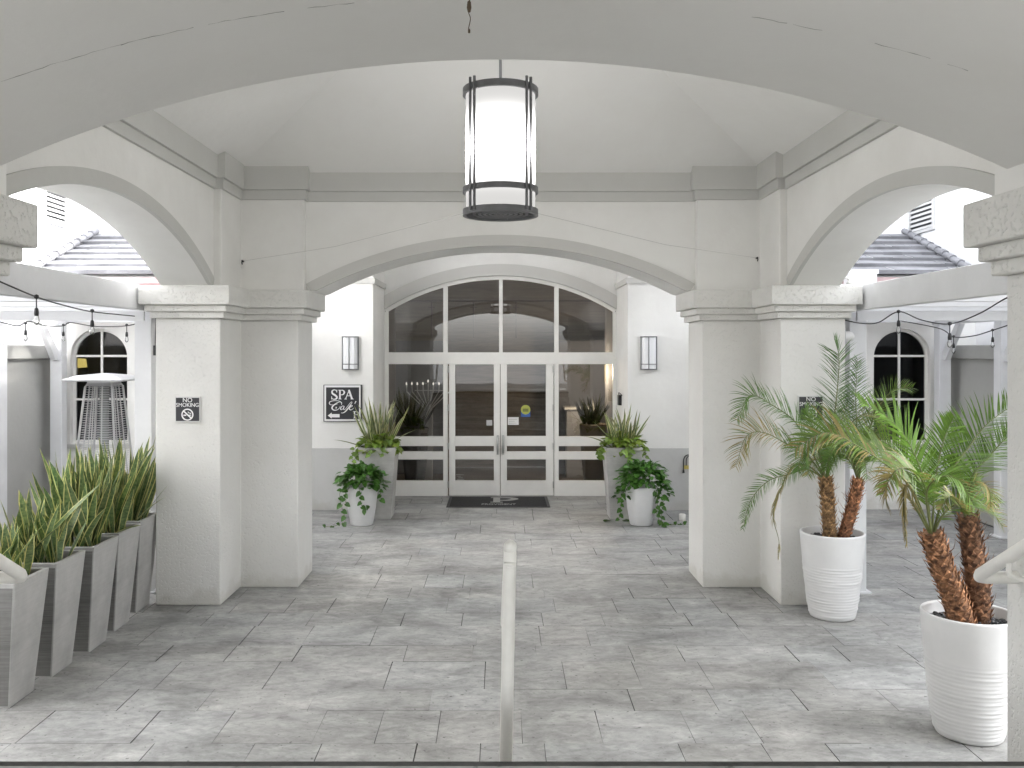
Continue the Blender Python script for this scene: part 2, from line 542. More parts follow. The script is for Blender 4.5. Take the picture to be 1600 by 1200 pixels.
M['wpanel'] = wood_wall('brown_wood_panelling', (0.12, 0.10, 0.08), (0.27, 0.225, 0.18))
M['lobbyfl'] = wood_wall('brown_lobby_floor', (0.10, 0.08, 0.06), (0.20, 0.16, 0.12))
M['inwall'] = plain('grey_interior_wall', (0.16, 0.165, 0.18), rough=0.8)
M['crackm'] = plain('hairline_crack', (0.17, 0.165, 0.155), rough=0.9)
M['ventp'] = plain('grey_vent_paint', (0.42, 0.42, 0.42), rough=0.6)
M['inblue'] = plain('blue_grey_partition', (0.12, 0.125, 0.15), rough=0.7)
M['inceil'] = plain('interior_ceiling', (0.30, 0.29, 0.27), rough=0.9)


def tile_mat(name):
    m, nt, b = newmat(name)
    tc = N(nt, 'ShaderNodeTexCoord')
    n1 = N(nt, 'ShaderNodeTexNoise', Scale=2.2, Detail=6.0, Roughness=0.65)
    nt.links.new(tc.outputs['Object'], n1.inputs['Vector'])
    r1 = ramp(nt, [(0.3, (0.11, 0.111, 0.12)), (0.7, (0.24, 0.243, 0.26))])
    nt.links.new(n1.outputs['Fac'], r1.inputs['Fac'])
    at = N(nt, 'ShaderNodeVertexColor', layer_name='tint')
    mx = N(nt, 'ShaderNodeMix', data_type='RGBA', blend_type='MULTIPLY'); mx.inputs[0].default_value = 1
    nt.links.new(r1.outputs['Color'], mx.inputs[6]); nt.links.new(at.outputs['Color'], mx.inputs[7])
    nt.links.new(mx.outputs[2], b.inputs['Base Color'])
    b.inputs['Roughness'].default_value = 0.6
    return m


M['tile'] = tile_mat('grey_roof_tile')


def leaf_mat(name, inner, dark, margin=None, mw=0.34, rough=0.4, trans=0.25):
    """leaf blade: cross-banded middle, optional pale margins (uv.x across, uv.y along), own tint per leaf"""
    m, nt, b = newmat(name)
    uv = N(nt, 'ShaderNodeUVMap', uv_map='UVMap')
    sx = N(nt, 'ShaderNodeSeparateXYZ')
    nt.links.new(uv.outputs[0], sx.inputs[0])
    mp = N(nt, 'ShaderNodeMapping'); mp.inputs['Scale'].default_value = (1.2, 22, 1)
    nt.links.new(uv.outputs[0], mp.inputs['Vector'])
    nz = N(nt, 'ShaderNodeTexNoise', Scale=1.0, Detail=4.0, Roughness=0.6)
    nt.links.new(mp.outputs[0], nz.inputs['Vector'])
    r1 = ramp(nt, [(0.36, dark), (0.62, inner)])
    nt.links.new(nz.outputs['Fac'], r1.inputs['Fac'])
    col = r1.outputs['Color']
    if margin:
        a = N(nt, 'ShaderNodeMath', operation='SUBTRACT'); a.inputs[1].default_value = 0.5
        nt.links.new(sx.outputs['X'], a.inputs[0])
        ab = N(nt, 'ShaderNodeMath', operation='ABSOLUTE'); nt.links.new(a.outputs[0], ab.inputs[0])
        mr = N(nt, 'ShaderNodeMapRange')
        mr.inputs['From Min'].default_value = mw; mr.inputs['From Max'].default_value = mw + 0.04
        nt.links.new(ab.outputs[0], mr.inputs['Value'])
        mx = N(nt, 'ShaderNodeMix', data_type='RGBA')
        nt.links.new(mr.outputs[0], mx.inputs[0]); nt.links.new(col, mx.inputs[6]); mx.inputs[7].default_value = (*margin, 1)
        col = mx.outputs[2]
    at = N(nt, 'ShaderNodeVertexColor', layer_name='tint')
    m2 = N(nt, 'ShaderNodeMix', data_type='RGBA', blend_type='MULTIPLY'); m2.inputs[0].default_value = 1
    nt.links.new(col, m2.inputs[6]); nt.links.new(at.outputs['Color'], m2.inputs[7])
    nt.links.new(m2.outputs[2], b.inputs['Base Color'])
    b.inputs['Roughness'].default_value = rough
    b.inputs['Specular IOR Level'].default_value = 0.45
    if trans:
        t = N(nt, 'ShaderNodeBsdfTranslucent')
        nt.links.new(m2.outputs[2], t.inputs['Color'])
        ms = N(nt, 'ShaderNodeMixShader'); ms.inputs[0].default_value = trans
        out = nt.nodes['Material Output']
        nt.links.new(b.outputs[0], ms.inputs[1]); nt.links.new(t.outputs[0], ms.inputs[2])
        nt.links.new(ms.outputs[0], out.inputs['Surface'])
    return m


M['snake'] = leaf_mat('snake_plant_leaf', (0.15, 0.215, 0.08), (0.04, 0.085, 0.032), (0.54, 0.52, 0.21), 0.37, trans=0.2)
M['spiky'] = leaf_mat('variegated_strap_leaf', (0.14, 0.19, 0.085), (0.07, 0.11, 0.05), (0.46, 0.45, 0.24), 0.26, trans=0.15)
M['pothos'] = leaf_mat('pothos_leaf', (0.21, 0.33, 0.06), (0.13, 0.23, 0.04), None, rough=0.35, trans=0.25)
M['vine'] = leaf_mat('dark_vine_leaf', (0.085, 0.21, 0.035), (0.045, 0.125, 0.022), None, rough=0.3, trans=0.2)
M['palm'] = leaf_mat('palm_leaflet', (0.15, 0.22, 0.06), (0.09, 0.15, 0.04), None, rough=0.4, trans=0.3)
M['indark'] = leaf_mat('dark_interior_leaf', (0.012, 0.016, 0.012), (0.008, 0.01, 0.008), None, rough=0.5, trans=0.0)
M['stem'] = plain('green_stem', (0.13, 0.15, 0.05), rough=0.6, var=0.25)
M['stick'] = plain('brown_stem', (0.10, 0.07, 0.045), rough=0.8, var=0.3)


def bark_mat(name):
    m, nt, b = newmat(name)
    tc = N(nt, 'ShaderNodeTexCoord')
    n1 = N(nt, 'ShaderNodeTexNoise', Scale=30.0, Detail=5.0)
    nt.links.new(tc.outputs['Object'], n1.inputs['Vector'])
    r1 = ramp(nt, [(0.35, (0.10, 0.056, 0.032)), (0.65, (0.42, 0.25, 0.135))])
    nt.links.new(n1.outputs['Fac'], r1.inputs['Fac'])
    at = N(nt, 'ShaderNodeVertexColor', layer_name='tint')
    mx = N(nt, 'ShaderNodeMix', data_type='RGBA', blend_type='MULTIPLY'); mx.inputs[0].default_value = 1
    nt.links.new(r1.outputs['Color'], mx.inputs[6]); nt.links.new(at.outputs['Color'], mx.inputs[7])
    nt.links.new(mx.outputs[2], b.inputs['Base Color'])
    b.inputs['Roughness'].default_value = 0.85
    return m


M['bark'] = bark_mat('palm_bark')

# ------------------------------------------------------------------ ground, patio floor, stairs
rnd = random.Random(11)
g = MB(); g.face([(-400, -400, -0.03), (400, -400, -0.03), (400, 400, -0.03), (-400, 400, -0.03)])
tag(g.build('ground', plain('grey_paving_ground', (0.12, 0.12, 0.118), rough=0.9, var=0.2, vscale=0.5), recalc=False), kind='structure')

fl = MB()
fl.face([(-7.1, 4.4, -0.009), (7.1, 4.4, -0.009), (7.1, 15.75, -0.009), (-7.1, 15.75, -0.009)], mi=1)
y = 4.45
hs = [0.40, 0.56, 0.41, 0.52, 0.40, 0.58]
i = 0
while y < 15.7:
    h = hs[i % 6] * rnd.uniform(0.96, 1.04); i += 1
    y1 = min(y + h, 15.74)
    x = -7.1 + rnd.uniform(0, 0.4) - 0.4
    while x < 7.1:
        w = rnd.choice((0.42, 0.55, 0.62, 0.78, 0.9)) * rnd.uniform(0.95, 1.05)
        x1 = min(x + w, 7.1)
        xa = max(x, -7.1)
        if x1 - xa > 0.05:
            gx = rnd.choice((0.0006, 0.0012, 0.002, 0.0035)); gy = rnd.choice((0.0001, 0.0002, 0.0004, 0.0011))
            t = rnd.uniform(0.955, 1.045)
            warm = rnd.uniform(-0.012, 0.012)
            c = (t * (1 + warm), t, t * (1 - warm))
            j = lambda: rnd.uniform(-0.0025, 0.0025)
            dz = rnd.uniform(-0.001, 0.001)
            q = [(xa + gx + j(), y + gy + j() * .4, dz), (x1 - gx + j(), y + gy + j() * .4, dz), (x1 - gx + j(), y1 - gy + j() * .4, dz), (xa + gx + j(), y1 - gy + j() * .4, dz)]
            lo = [(a, b, -0.0085) for a, b, _ in q]
            uo = (rnd.uniform(0, 40), rnd.uniform(0, 40)); fl.face(q, 0, col=c, uv=[uo] * 4)
            for k in range(4):
                fl.face([lo[k], lo[(k + 1) % 4], q[(k + 1) % 4], q[k]], 1)
        x += w
    y = y1
tag(fl.build('patio_floor', [M['floor'], M['joint']], recalc=False), kind='structure')

ld = MB()
LZ, LD = 1.22, 2.905
ld.box(-6, 6, -4, LD - 0.038, 0.0, LZ)
nb = 7
for k in range(1, nb):
    ld.box(-2.17, 2.17, LD + (k - 1) * 0.30 + 0.0005, LD + k * 0.30, 0.0, LZ - k * LZ / nb)
tag(ld.build('stairs', M['floor']), kind='structure')
ns = MB(); ns.box(-6, 6, LD - 0.038, LD, LZ - 0.05, LZ - 0.001)
tag(ns.build('step_edge', M['nosing'], bevel=0.004), kind='structure')

# ------------------------------------------------------------------ portico
CY = 6.745
portico = thing('entrance_portico', 'pale grey stucco entrance portico with four square piers, shallow arches and a hipped ceiling', 'portico', (0, CY, 0))


def mir(poly, sx, sy):
    """mirror a plan outline drawn for the rear left corner about the bay's two axes"""
    p = [((x if sx < 0 else -x), (yy if sy > 0 else 2 * CY - yy)) for x, yy in poly]
    return p if (sx < 0) == (sy > 0) else p[::-1]


def offs(poly, d):
    out = []
    n = len(poly)
    for i in range(n):
        a, b, c = Vector(poly[i - 1]), Vector(poly[i]), Vector(poly[(i + 1) % n])
        e1 = (b - a).normalized(); e2 = (c - b).normalized()
        n1 = Vector((e1.y, -e1.x)); n2 = Vector((e2.y, -e2.x))
        out.append(tuple(b + (n1 + n2) * d))
    return out


PIER = [(-3.45, 8.96), (-2.80, 8.96), (-2.80, 9.636), (-2.175, 9.636), (-2.175, 10.36), (-3.45, 10.36)]
UPPER = [(-3.365, 8.99), (-2.80, 8.99), (-2.80, 9.645), (-2.115, 9.645), (-2.115, 10.36), (-3.365, 10.36)]
for sx in (-1, 1):
    for sy in (1, -1):
        p = mir(PIER if sy > 0 else [(x, 11.09 if yy == 10.36 else yy) for x, yy in PIER], sx, sy)
        b = MB(); b.prism(p, 0.0, 2.872)
        pier = b.build('pier', M['pier'], portico, bevel=0.012)
        b = MB()
        b.prism(offs(p, 0.045), 2.872, 2.936); b.prism(offs(p, 0.082), 2.936, 3.002); b.prism(offs(p, 0.125), 3.002, 3.196)
        b.build('capital', M['cap'], pier, bevel=0.01)
        b = MB(); b.prism(mir(UPPER if sy > 0 else [(x, 11.09 if yy == 10.36 else yy) for x, yy in UPPER], sx, sy), 3.192, 4.75)
        b.build('upper_pier', M['wall'], pier, bevel=0.012)


def arch_wall(b, fn, u0, u1, n0, n1, ztop, zbot, zarch, steps=72):
    """wall strip with an arched underside; fn(u, n, z) -> point"""
    us = [u0 + (u1 - u0) * i / steps for i in range(steps + 1)]
    zs = [max(zbot, zarch(u)) for u in us]
    lo0 = [fn(u, n0, z) for u, z in zip(us, zs)]; lo1 = [fn(u, n1, z) for u, z in zip(us, zs)]
    hi0 = [fn(u, n0, ztop) for u in us]; hi1 = [fn(u, n1, ztop) for u in us]
    b.grid([lo0, hi0, hi1, lo1, lo0], smooth=False)
    for k in (0, -1):
        b.face([lo0[k], hi0[k], hi1[k], lo1[k]])


def ring(b, fn, a0, a1, r0, r1, zc, n0, n1, steps=72, umax=None, zmin=None):
    """arch trim between two radii"""
    rows = [[], [], [], []]
    for i in range(steps + 1):
        a = a0 + (a1 - a0) * i / steps
        for k, (r, n) in enumerate(((r0, n0), (r1, n0), (r1, n1), (r0, n1))):
            u = r * math.sin(a); z = zc + r * math.cos(a)
            if umax is not None: u = max(-umax, min(umax, u))
            if zmin is not None: z = max(zmin, z)
            rows[k].append(fn(u, n, z))
    rows.append(rows[0])
    b.grid(rows, smooth=False)
    for k in (0, -1):
        b.face([rows[0][k], rows[1][k], rows[2][k], rows[3][k]])


def circ(r, zc):
    return lambda u: zc + math.sqrt(max(0.0, r * r - u * u))


fr_y = lambda u, n, z: (u, n, z)
RA, ZA = 4.345, -0.651
# rear arch
b = MB(); arch_wall(b, fr_y, -2.117, 2.117, 9.75, 10.5, 4.75, 3.19, circ(RA, ZA))
w = b.build('arch_wall', M['wall'], portico)
b = MB(); a_ = math.asin(2.112 / (RA + 0.1)); ring(b, fr_y, -a_, a_, RA - 0.006, RA + 0.112, ZA, 9.728, 9.765, umax=2.112, zmin=3.198)
b.build('arch_trim', M['band'], w)
# front arch (over the photographer's steps)
RF, ZF = 5.12, -1.356
b = MB(); arch_wall(b, fr_y, -2.117, 2.117, 2.40, 3.74, 4.75, 3.19, circ(RF, ZF))
w = b.build('arch_wall', M['ceil'], portico)
# hairline cracks along the front edge of its underside
rc = random.Random(5)
for (x0, x1) in ((-1.71, -1.28), (-1.30, -1.05), (-1.0, -0.74), (0.86, 0.98), (1.0, 1.10), (1.28, 1.47), (1.53, 1.60), (-0.66, -0.5)):
    pts = []
    k = int((x1 - x0) / 0.03) + 2
    for i in range(k):
        u = x0 + (x1 - x0) * i / (k - 1)
        pts.append((u, 3.066 + rc.uniform(-0.004, 0.004), circ(RF, ZF)(u) - 0.0004))
    b = MB(); b.tube(pts, [rc.choice((0.0002, 0.0004, 0.0007, 0.001)) for _ in pts], 5)
    b.build('crack', M['crackm'], w)
# side arches
for sx in (-1, 1):
    fn = lambda u, n, z, s=sx: (s * n, CY + u, z)
    b = MB(); arch_wall(b, fn, -2.243, 2.243, 2.875, 3.36, 4.75, 3.19, circ(RA + 0.04, ZA))
    w = b.build('arch_wall', M['wall'], portico)
    b = MB(); a_ = math.asin(2.19 / (RA + 0.1)); ring(b, fn, -a_, a_, RA + 0.034, RA + 0.15, ZA, 2.852, 2.89, umax=2.19, zmin=3.198)
    b.build('arch_trim', M['grey'], w)


def perimeter(d):
    """inner outline of the bay, moved inwards by d"""
    q = [(-2.875, CY), (-2.875, 8.99), (-2.80, 8.99), (-2.80, 9.645), (-2.115, 9.645), (-2.115, 9.75), (0, 9.75)]
    full = []
    rl = q
    full += rl
    full += [(-x, yy) for x, yy in reversed(rl)][1:]
    full += [(-x, 2 * CY - yy) for x, yy in rl][1:]
    full += [(x, 2 * CY - yy) for x, yy in reversed(rl)][1:-1]
    # drop collinear mid points
    out = []
    n = len(full)
    for i in range(n):
        a, bb, c = Vector(full[i - 1]), Vector(full[i]), Vector(full[(i + 1) % n])
        if abs((bb - a).cross(c - bb)) > 1e-6: out.append(full[i])
    return offs(out, d)      # outline runs clockwise, so its outward side is the bay


b = MB()
for z0, z1, d in ((4.168, 4.272, 0.03), (4.272, 4.535, 0.058)):
    pin, pout = perimeter(d), perimeter(-0.05)
    n = len(pin)
    rows = [[(*p, z0) for p in pout], [(*p, z0) for p in pin], [(*p, z1) for p in pin], [(*p, z1) for p in pout]]
    b.grid(rows, closed=True, smooth=False)
b.build('cornice', M['grey'], portico, bevel=0.004)

b = MB()
for dz, ex, flip in ((0.0, 0.0, 0), (0.25, 0.5, 1)):
    e = [(-3.05 - ex, 3.62 - ex, 4.39 + dz * .3), (3.05 + ex, 3.62 - ex, 4.39 + dz * .3), (3.05 + ex, 9.87 + ex, 4.39 + dz * .3), (-3.05 - ex, 9.87 + ex, 4.39 + dz * .3)]
    pk = (0, CY, 5.85 + dz)
    for k in range(4):
        b.face([e[k], e[(k + 1) % 4], pk])
b.build('ceiling', M['ceil'], portico, recalc=False)
b = MB()
for x0, x1, y0, y1 in ((-3.5, 3.5, 2.95, 3.35), (-3.5, 3.5, 10.14, 10.6), (-3.5, -3.05, 3.35, 10.14), (3.05, 3.5, 3.35, 10.14)):
    b.box(x0, x1, y0, y1, 4.752, 5.0)
b.build('parapet', M['wall'], portico)

# unseen roof added between portico and hotel front to dim the vestibule
b = MB(); b.box(-3.6, 3.6, 10.62, 14.28, 5.02, 5.2); b.build('dimming_link_roof', M['ceil'], portico)
# drive-through canopy over the photographer, joined to the front arch
can = thing('drive_canopy', 'broad flat stucco canopy over the drive in front of the portico arch', 'canopy', (0, -3, 0))
b = MB(); b.box(-10, 10, -13.0, 2.39, 4.76, 5.1); b.build('canopy_slab', M['ceil'], can)
for sx in (-1, 1):
    b = MB(); b.box(sx * 9.0, sx * 9.7, -12.6, -11.9, 0, 4.758); b.build('canopy_pier', M['pier'], can, bevel=.012)

# ------------------------------------------------------------------ hotel building: entrance block, wings, glazing
DW, DF = 15.69, 14.31
hotel = thing('hotel_building', 'pale stucco hotel front with a recessed arched glass entrance and low tiled wings', 'building', (0, DF, 0))
RE = 2.03
for s in (-1, 1):
    b = MB(); b.prism([(s * RE, DF), (s * 3.6, DF), (s * 3.6, 17.2), (s * RE, 17.2)], 0, 5.6)
    b.build('wall', M['wall'], hotel, bevel=0.01)
    b = MB(); b.box(s * (RE - 0.012), s * 3.62, DF - 0.018, DF + 0.02, 0, Z(700, DF))
    b.build('wainscot', M['wains'], hotel, bevel=0.006)
    b = MB(); b.prism([(s * (RE - 0.025), DF - 0.025), (s * 3.6, DF - 0.025), (s * 3.6, DF + 0.02), (s * (RE + 0.01), DF + 0.02), (s * (RE + 0.01), DW - 0.002), (s * (RE - 0.025), DW - 0.002)], 3.615, 3.71)
    b.build('string_course', M['band'], hotel)
# recess back wall above the glazing, with its arched trim
RO, ZO = 3.80, 0.058
b = MB(); arch_wall(b, fr_y, -RE - 0.01, RE + 0.01, DW, DW + 0.25, 5.6, 3.0, circ(RO, ZO))
b.build('recess_wall', M['wall'], hotel)
b = MB(); a_ = math.asin((RE - 0.002) / RO); ring(b, fr_y, -a_, a_, RO - 0.003, RO + 0.20, ZO, DW - 0.06, DW + 0.02, umax=RE - 0.002)
b.build('arch_trim', M['band'], hotel)
b = MB(); b.box(-RE, RE, DF + 0.02, DW - 0.001, 5.35, 5.6)
b.build('recess_ceiling', M['ceil'], hotel)

# glazed entrance screen
sc_x = lambda px: X(px, DW)
sc_z = lambda py: Z(py, DW)
b = MB()
T0, T1 = DW - 0.01, DW + 0.07
ring(b, fr_y, -math.asin(RE / RO), math.asin(RE / RO), 3.73, RO - 0.006, ZO, T0, T1, umax=RE - 0.001)
arc = circ(3.735, ZO)
JL, JR = sc_x(607), sc_x(957.5)
b.box(-RE + 0.001, JL, T0, T1, 0, arc(JL) - 0.01)
b.box(JR, RE - 0.001, T0, T1, 0, arc(JR) - 0.01)
b.box(JL, JR, T0 + .002, T1, sc_z(569), sc_z(550.5))                 # wide transom
for a, c in ((692.5, 699.5), (866, 873)):
    b.box(sc_x(a), sc_x(c), T0 + .004, T1, 0, sc_z(569))
    b.box(sc_x(a), sc_x(c), T0 + .004, T1, sc_z(550.5), arc(sc_x((a + c) / 2)) - .004)
b.box(sc_x(779.8), sc_x(785.5), T0 + .004, T1, sc_z(550.5), arc(0) - .004)
for s0, s1 in ((607, 692.5), (873, 957.5)):
    for ya, yb in ((682, 697), (705.5, 718), (751, 776)):
        b.box(sc_x(s0), sc_x(s1), T0 + .003, T1, max(0, sc_z(yb)), sc_z(ya))
screen = b.build('glazed_screen', M['frame'], hotel, bevel=0.004)
def arc_pane(x0, x1, z0):
    q = MB()
    pts = [(x0, DW + 0.03, z0), (x1, DW + 0.03, z0)]
    for i in range(13):
        u = x1 + (x0 - x1) * i / 12
        pts.append((u, DW + 0.03, arc(u) + 0.005))
    q.face(pts)
    q.build('pane', M['glass'], screen, recalc=False)
for a, c in ((607, 692.5), (699.5, 779.8), (785.5, 866), (873, 957.5)):
    arc_pane(sc_x(a), sc_x(c), sc_z(550.5))
for a, c in ((607, 692.5), (873, 957.5)):
    for ya, yb in ((569, 682), (697, 705.5), (718, 751)):
        q = MB(); q.face([(sc_x(a), DW + .03, sc_z(yb)), (sc_x(c), DW + .03, sc_z(yb)), (sc_x(c), DW + .03, sc_z(ya)), (sc_x(a), DW + .03, sc_z(ya))])
        q.build('pane', M['glass'], screen, recalc=False)


def door(xa, xb, ga, gb, hx, hinge_x):
    d = MB()
    y0, y1 = DW + 0.002, DW + 0.055
    zt = sc_z(561)
    d.box(sc_x(xa), sc_x(ga), y0, y1, 0.008, zt); d.box(sc_x(gb), sc_x(xb), y0, y1, 0.008, zt)
    for ya, yb in ((561, 569.6), (681.5, 697), (705.5, 718), (751, 774.3)):
        d.box(sc_x(ga), sc_x(gb), y0 + .002, y1, sc_z(yb), sc_z(ya))
    o = d.build('entrance_door', M['frame'], hotel, bevel=0.004)
    for ya, yb in ((569.6, 681.5), (697, 705.5), (718, 751)):
        q = MB(); q.face([(sc_x(ga), DW + .032, sc_z(yb)), (sc_x(gb), DW + .032, sc_z(yb)), (sc_x(gb), DW + .032, sc_z(ya)), (sc_x(ga), DW + .032, sc_z(ya))])
        q.build('pane', M['glass'], o, recalc=False)
    h = MB()
    hz0, hz1 = sc_z(710.5), sc_z(680)
    h.box(sc_x(hx) - .018, sc_x(hx) + .018, DW - 0.012, DW + 0.004, hz0, hz1)
    h.tube([(sc_x(hx), DW - .012, hz0 + .03), (sc_x(hx), DW - .06, hz0 + .045), (sc_x(hx), DW - .06, hz1 - .045), (sc_x(hx), DW - .012, hz1 - .03)], 0.011, 8)
    h.build('door_handle', M['steel'], o)
    for hy in (577, 637, 697, 757):
        h = MB(); h.tube([(sc_x(hinge_x), DW - .016, sc_z(hy + 5)), (sc_x(hinge_x), DW - .016, sc_z(hy - 5))], 0.011, 8)
        h.box(sc_x(hinge_x) - .011, sc_x(hinge_x) + .011, DW - .016, DW - .004, sc_z(hy + 5), sc_z(hy - 5))
        h.build('hinge', M['steel'], o)
    return o


doorL = door(701.5, 781.2, 711.2, 771.6, 777.6, 700.3)
doorR = door(782.2, 865.0, 792, 853, 786.2, 864.5)
q = MB(); q.box(sc_x(793.5), sc_x(810.5), DW + .024, DW + .027, sc_z(664), sc_z(652)); q.build('paper_notice', M['paper'], doorR)
q = MB()
for k, (xa, xb, yy) in enumerate(((795, 808, 655), (795, 804, 658), (795, 807, 661))):
    q.box(sc_x(xa), sc_x(xb), DW + .0225, DW + .0242, sc_z(yy + .7), sc_z(yy))
q.build('notice_print', M['rodgrey'], doorR)
q = MB()
q.box(sc_x(814), sc_x(828.5), DW + .024, DW + .027, sc_z(651.5), sc_z(643), 0)
cx, cz, rr = sc_x(821.3), sc_z(640.3), 0.083
q.face([(cx + rr * math.cos(2 * math.pi * i / 24), DW + .0235, cz + rr * math.sin(2 * math.pi * i / 24)) for i in range(24)], 1)
q.box(cx - .05, cx + .05, DW + .022, DW + .0232, cz - .035, cz + .02, 2)
q.build('door_sticker', [M['blue'], M['yellow'], plain('sticker_olive', (0.18, 0.2, 0.05))], doorR)
q = MB(); q.box(sc_x(760), sc_x(769), DW + .024, DW + .027, sc_z(665), sc_z(656.5)); q.build('paper_notice', plain('grey_paper', (0.5, 0.5, 0.5)), doorL)
q = MB()
for k, (xa, xb, yy) in enumerate(((712.5, 724.5, 741.5), (714, 720, 744), (716, 723, 746.5), (714, 725, 749))):
    q.box(sc_x(xa), sc_x(xb), DW + .024, DW + .026, sc_z(yy + .8), sc_z(yy))
q.build('etched_print', M['matgrey'], doorL)

# wings: facade, arched windows, tiled roofs, pink frieze
for s in (-1, 1):
    wx, hw, wz0, zsp = s * 6.44, 0.46, 1.05, 2.44
    b = MB()
    # wall with an arched opening, built strip by strip
    us = sorted(set([3.6, 6.44 - hw, 6.44 + hw, 7.62] + [6.44 - hw + 2 * hw * i / 32 for i in range(33)]))
    arcf = lambda u: zsp + math.sqrt(max(0, hw * hw - (u - 6.44) ** 2))
    for k in range(len(us) - 1):
        a, c = us[k], us[k + 1]
        inside = a >= 6.44 - hw - 1e-6 and c <= 6.44 + hw + 1e-6
        if not inside:
            b.face([(s * a, DF + .06, 0), (s * c, DF + .06, 0), (s * c, DF + .06, 3.42), (s * a, DF + .06, 3.42)])
        else:
            b.face([(s * a, DF + .06, 0), (s * c, DF + .06, 0), (s * c, DF + .06, wz0), (s * a, DF + .06, wz0)])
            b.face([(s * a, DF + .06, arcf(a)), (s * c, DF + .06, arcf(c)), (s * c, DF + .06, 3.42), (s * a, DF + .06, 3.42)])
            b.face([(s * a, DF + .06, arcf(a)), (s * c, DF + .06, arcf(c)), (s * c, DF + .24, arcf(c)), (s * a, DF + .24, arcf(a))])
            b.face([(s * a, DF + .06, wz0), (s * c, DF + .06, wz0), (s * c, DF + .24, wz0), (s * a, DF + .24, wz0)])
    for u in (6.44 - hw, 6.44 + hw):
        b.face([(s * u, DF + .06, wz0), (s * u, DF + .24, wz0), (s * u, DF + .24, zsp), (s * u, DF + .06, zsp)])
    b.build('wing_wall', M['wall'], hotel, recalc=False)
    b = MB()
    fo = lambda u, n, z: (wx + u, n, z)
    ring(b, fo, -math.pi / 2, math.pi / 2, hw - 0.045, hw + 0.005, zsp, DF + .15, DF + .21, steps=40)
    b.box(wx - hw - .005, wx - hw + .045, DF + .15, DF + .21, wz0, zsp)
    b.box(wx + hw - .045, wx + hw + .005, DF + .15, DF + .21, wz0, zsp)
    b.box(wx - hw + .045, wx + hw - .045, DF + .15, DF + .21, wz0, wz0 + .05)
    b.box(wx - .017, wx + .017, DF + .16, DF + .2, wz0 + .05, zsp + hw - .03)
    for zz in (zsp + .02, 1.76):
        b.box(wx - hw + .045, wx - .017, DF + .16, DF + .2, zz - .017, zz + .017)
        b.box(wx + .017, wx + hw - .045, DF + .16, DF + .2, zz - .017, zz + .017)
    win = b.build('arched_window', M['frame'], hotel)
    b = MB()
    b.face([(wx - hw + .02, DF + .185, wz0 + .02), (wx + hw - .02, DF + .185, wz0 + .02)] + [(wx + (hw - .02) * math.cos(math.pi * i / 24), DF + .185, zsp + (hw - .02) * math.sin(math.pi * i / 24)) for i in range(25)])
    b.build('pane', M['glassd'], win, recalc=False)
    b = MB()       # sill
    b.box(wx - hw - .06, wx + hw + .06, DF + .03, DF + .12, wz0 - .07, wz0 - .004)
    b.build('window_sill', M['band'], hotel, bevel=0.006)
    # frieze under the eaves
    b = MB(); b.box(s * 3.6, s * 7.3, DF - .17, DF + .3, 3.42, 3.60); b.build('frieze', M['pink'], hotel)
    b = MB(); b.box(s * 3.6, s * 7.25, DF - .21, DF + .3, 3.602, 3.70); b.build('frieze_moulding', M['pinkl'], hotel)
    # roof courses: overlapping rows of flat tiles, each row a step above the one below
    b = MB()
    nrow = 7
    rt = random.Random(3 + s)
    for k in range(nrow):
        t0, t1 = k / nrow, (k + 1.12) / nrow
        ya, yb = 14.08 + (16.88 - 14.08) * t0, 14.08 + (16.88 - 14.08) * t1
        za, zb = 3.76 + 0.97 * t0 + 0.055, 3.76 + 0.97 * t1
        xa, xb = 7.34 + 0.24 * t0, 7.34 + 0.24 * t1
        x = 3.55
        while x < xa - 0.02:
            x2 = min(x + 0.33, xa)
            xe = x2 if x2 < xa else xb
            dz = rt.uniform(-0.004, 0.004); c = rt.uniform(0.9, 1.08)
            pts = [(s * x, ya, za + dz), (s * (x2), ya, za + dz), (s * (xe), yb, zb + dz), (s * x, yb, zb + dz)]
            b.face(pts, col=(c, c, c))
            lo = [(s * x, ya + 0.004, za - .062), (s * (x2), ya + 0.004, za - .062)]
            b.face([lo[0], lo[1], pts[1], pts[0]], col=(c * .8, c * .8, c * .8))
            x = x2
    # verge tiles
    for k in range(9):
        t0, t1 = k / 9, (k + 1.1) / 9
        p0 = Vector((s * (7.36 + .24 * t0), 14.05 + 2.8 * t0, 3.84 + .97 * t0)); p1 = Vector((s * (7.36 + .24 * t1), 14.05 + 2.8 * t1, 3.82 + .97 * t1))
        b.tube([p0, p1], [0.065, 0.055], 8)
    b.build('tiled_roof', M['tile'], hotel, recalc=False)
    b = MB(); b.face([(s * 3.6, 14.12, 3.71), (s * 7.34, 14.12, 3.71), (s * 7.56, 16.9, 4.6), (s * 3.6, 16.9, 4.6)])
    b.build('roof_underside', M['wall'], hotel, recalc=False)
    # upper storey behind the wing roof
    b = MB(); b.box(s * 3.6, s * 7.62, 16.9, 17.2, 3.2, 8.5); b.build('upper_wall', M['bright'], hotel)
    # small capped pilaster beside the portico
    if s < 0: continue
    b = MB(); b.box(s * 5.46, s * 5.72, 13.95, 14.30, 3.0, 3.50); b.box(s * 5.40, s * 5.84, 13.9, 14.30, 3.50, 3.74)
    b.box(s * 5.40, s * 5.86, 13.88, 14.30, 3.74, 3.80)
    b.build('capped_pilaster', M['bright'], hotel)

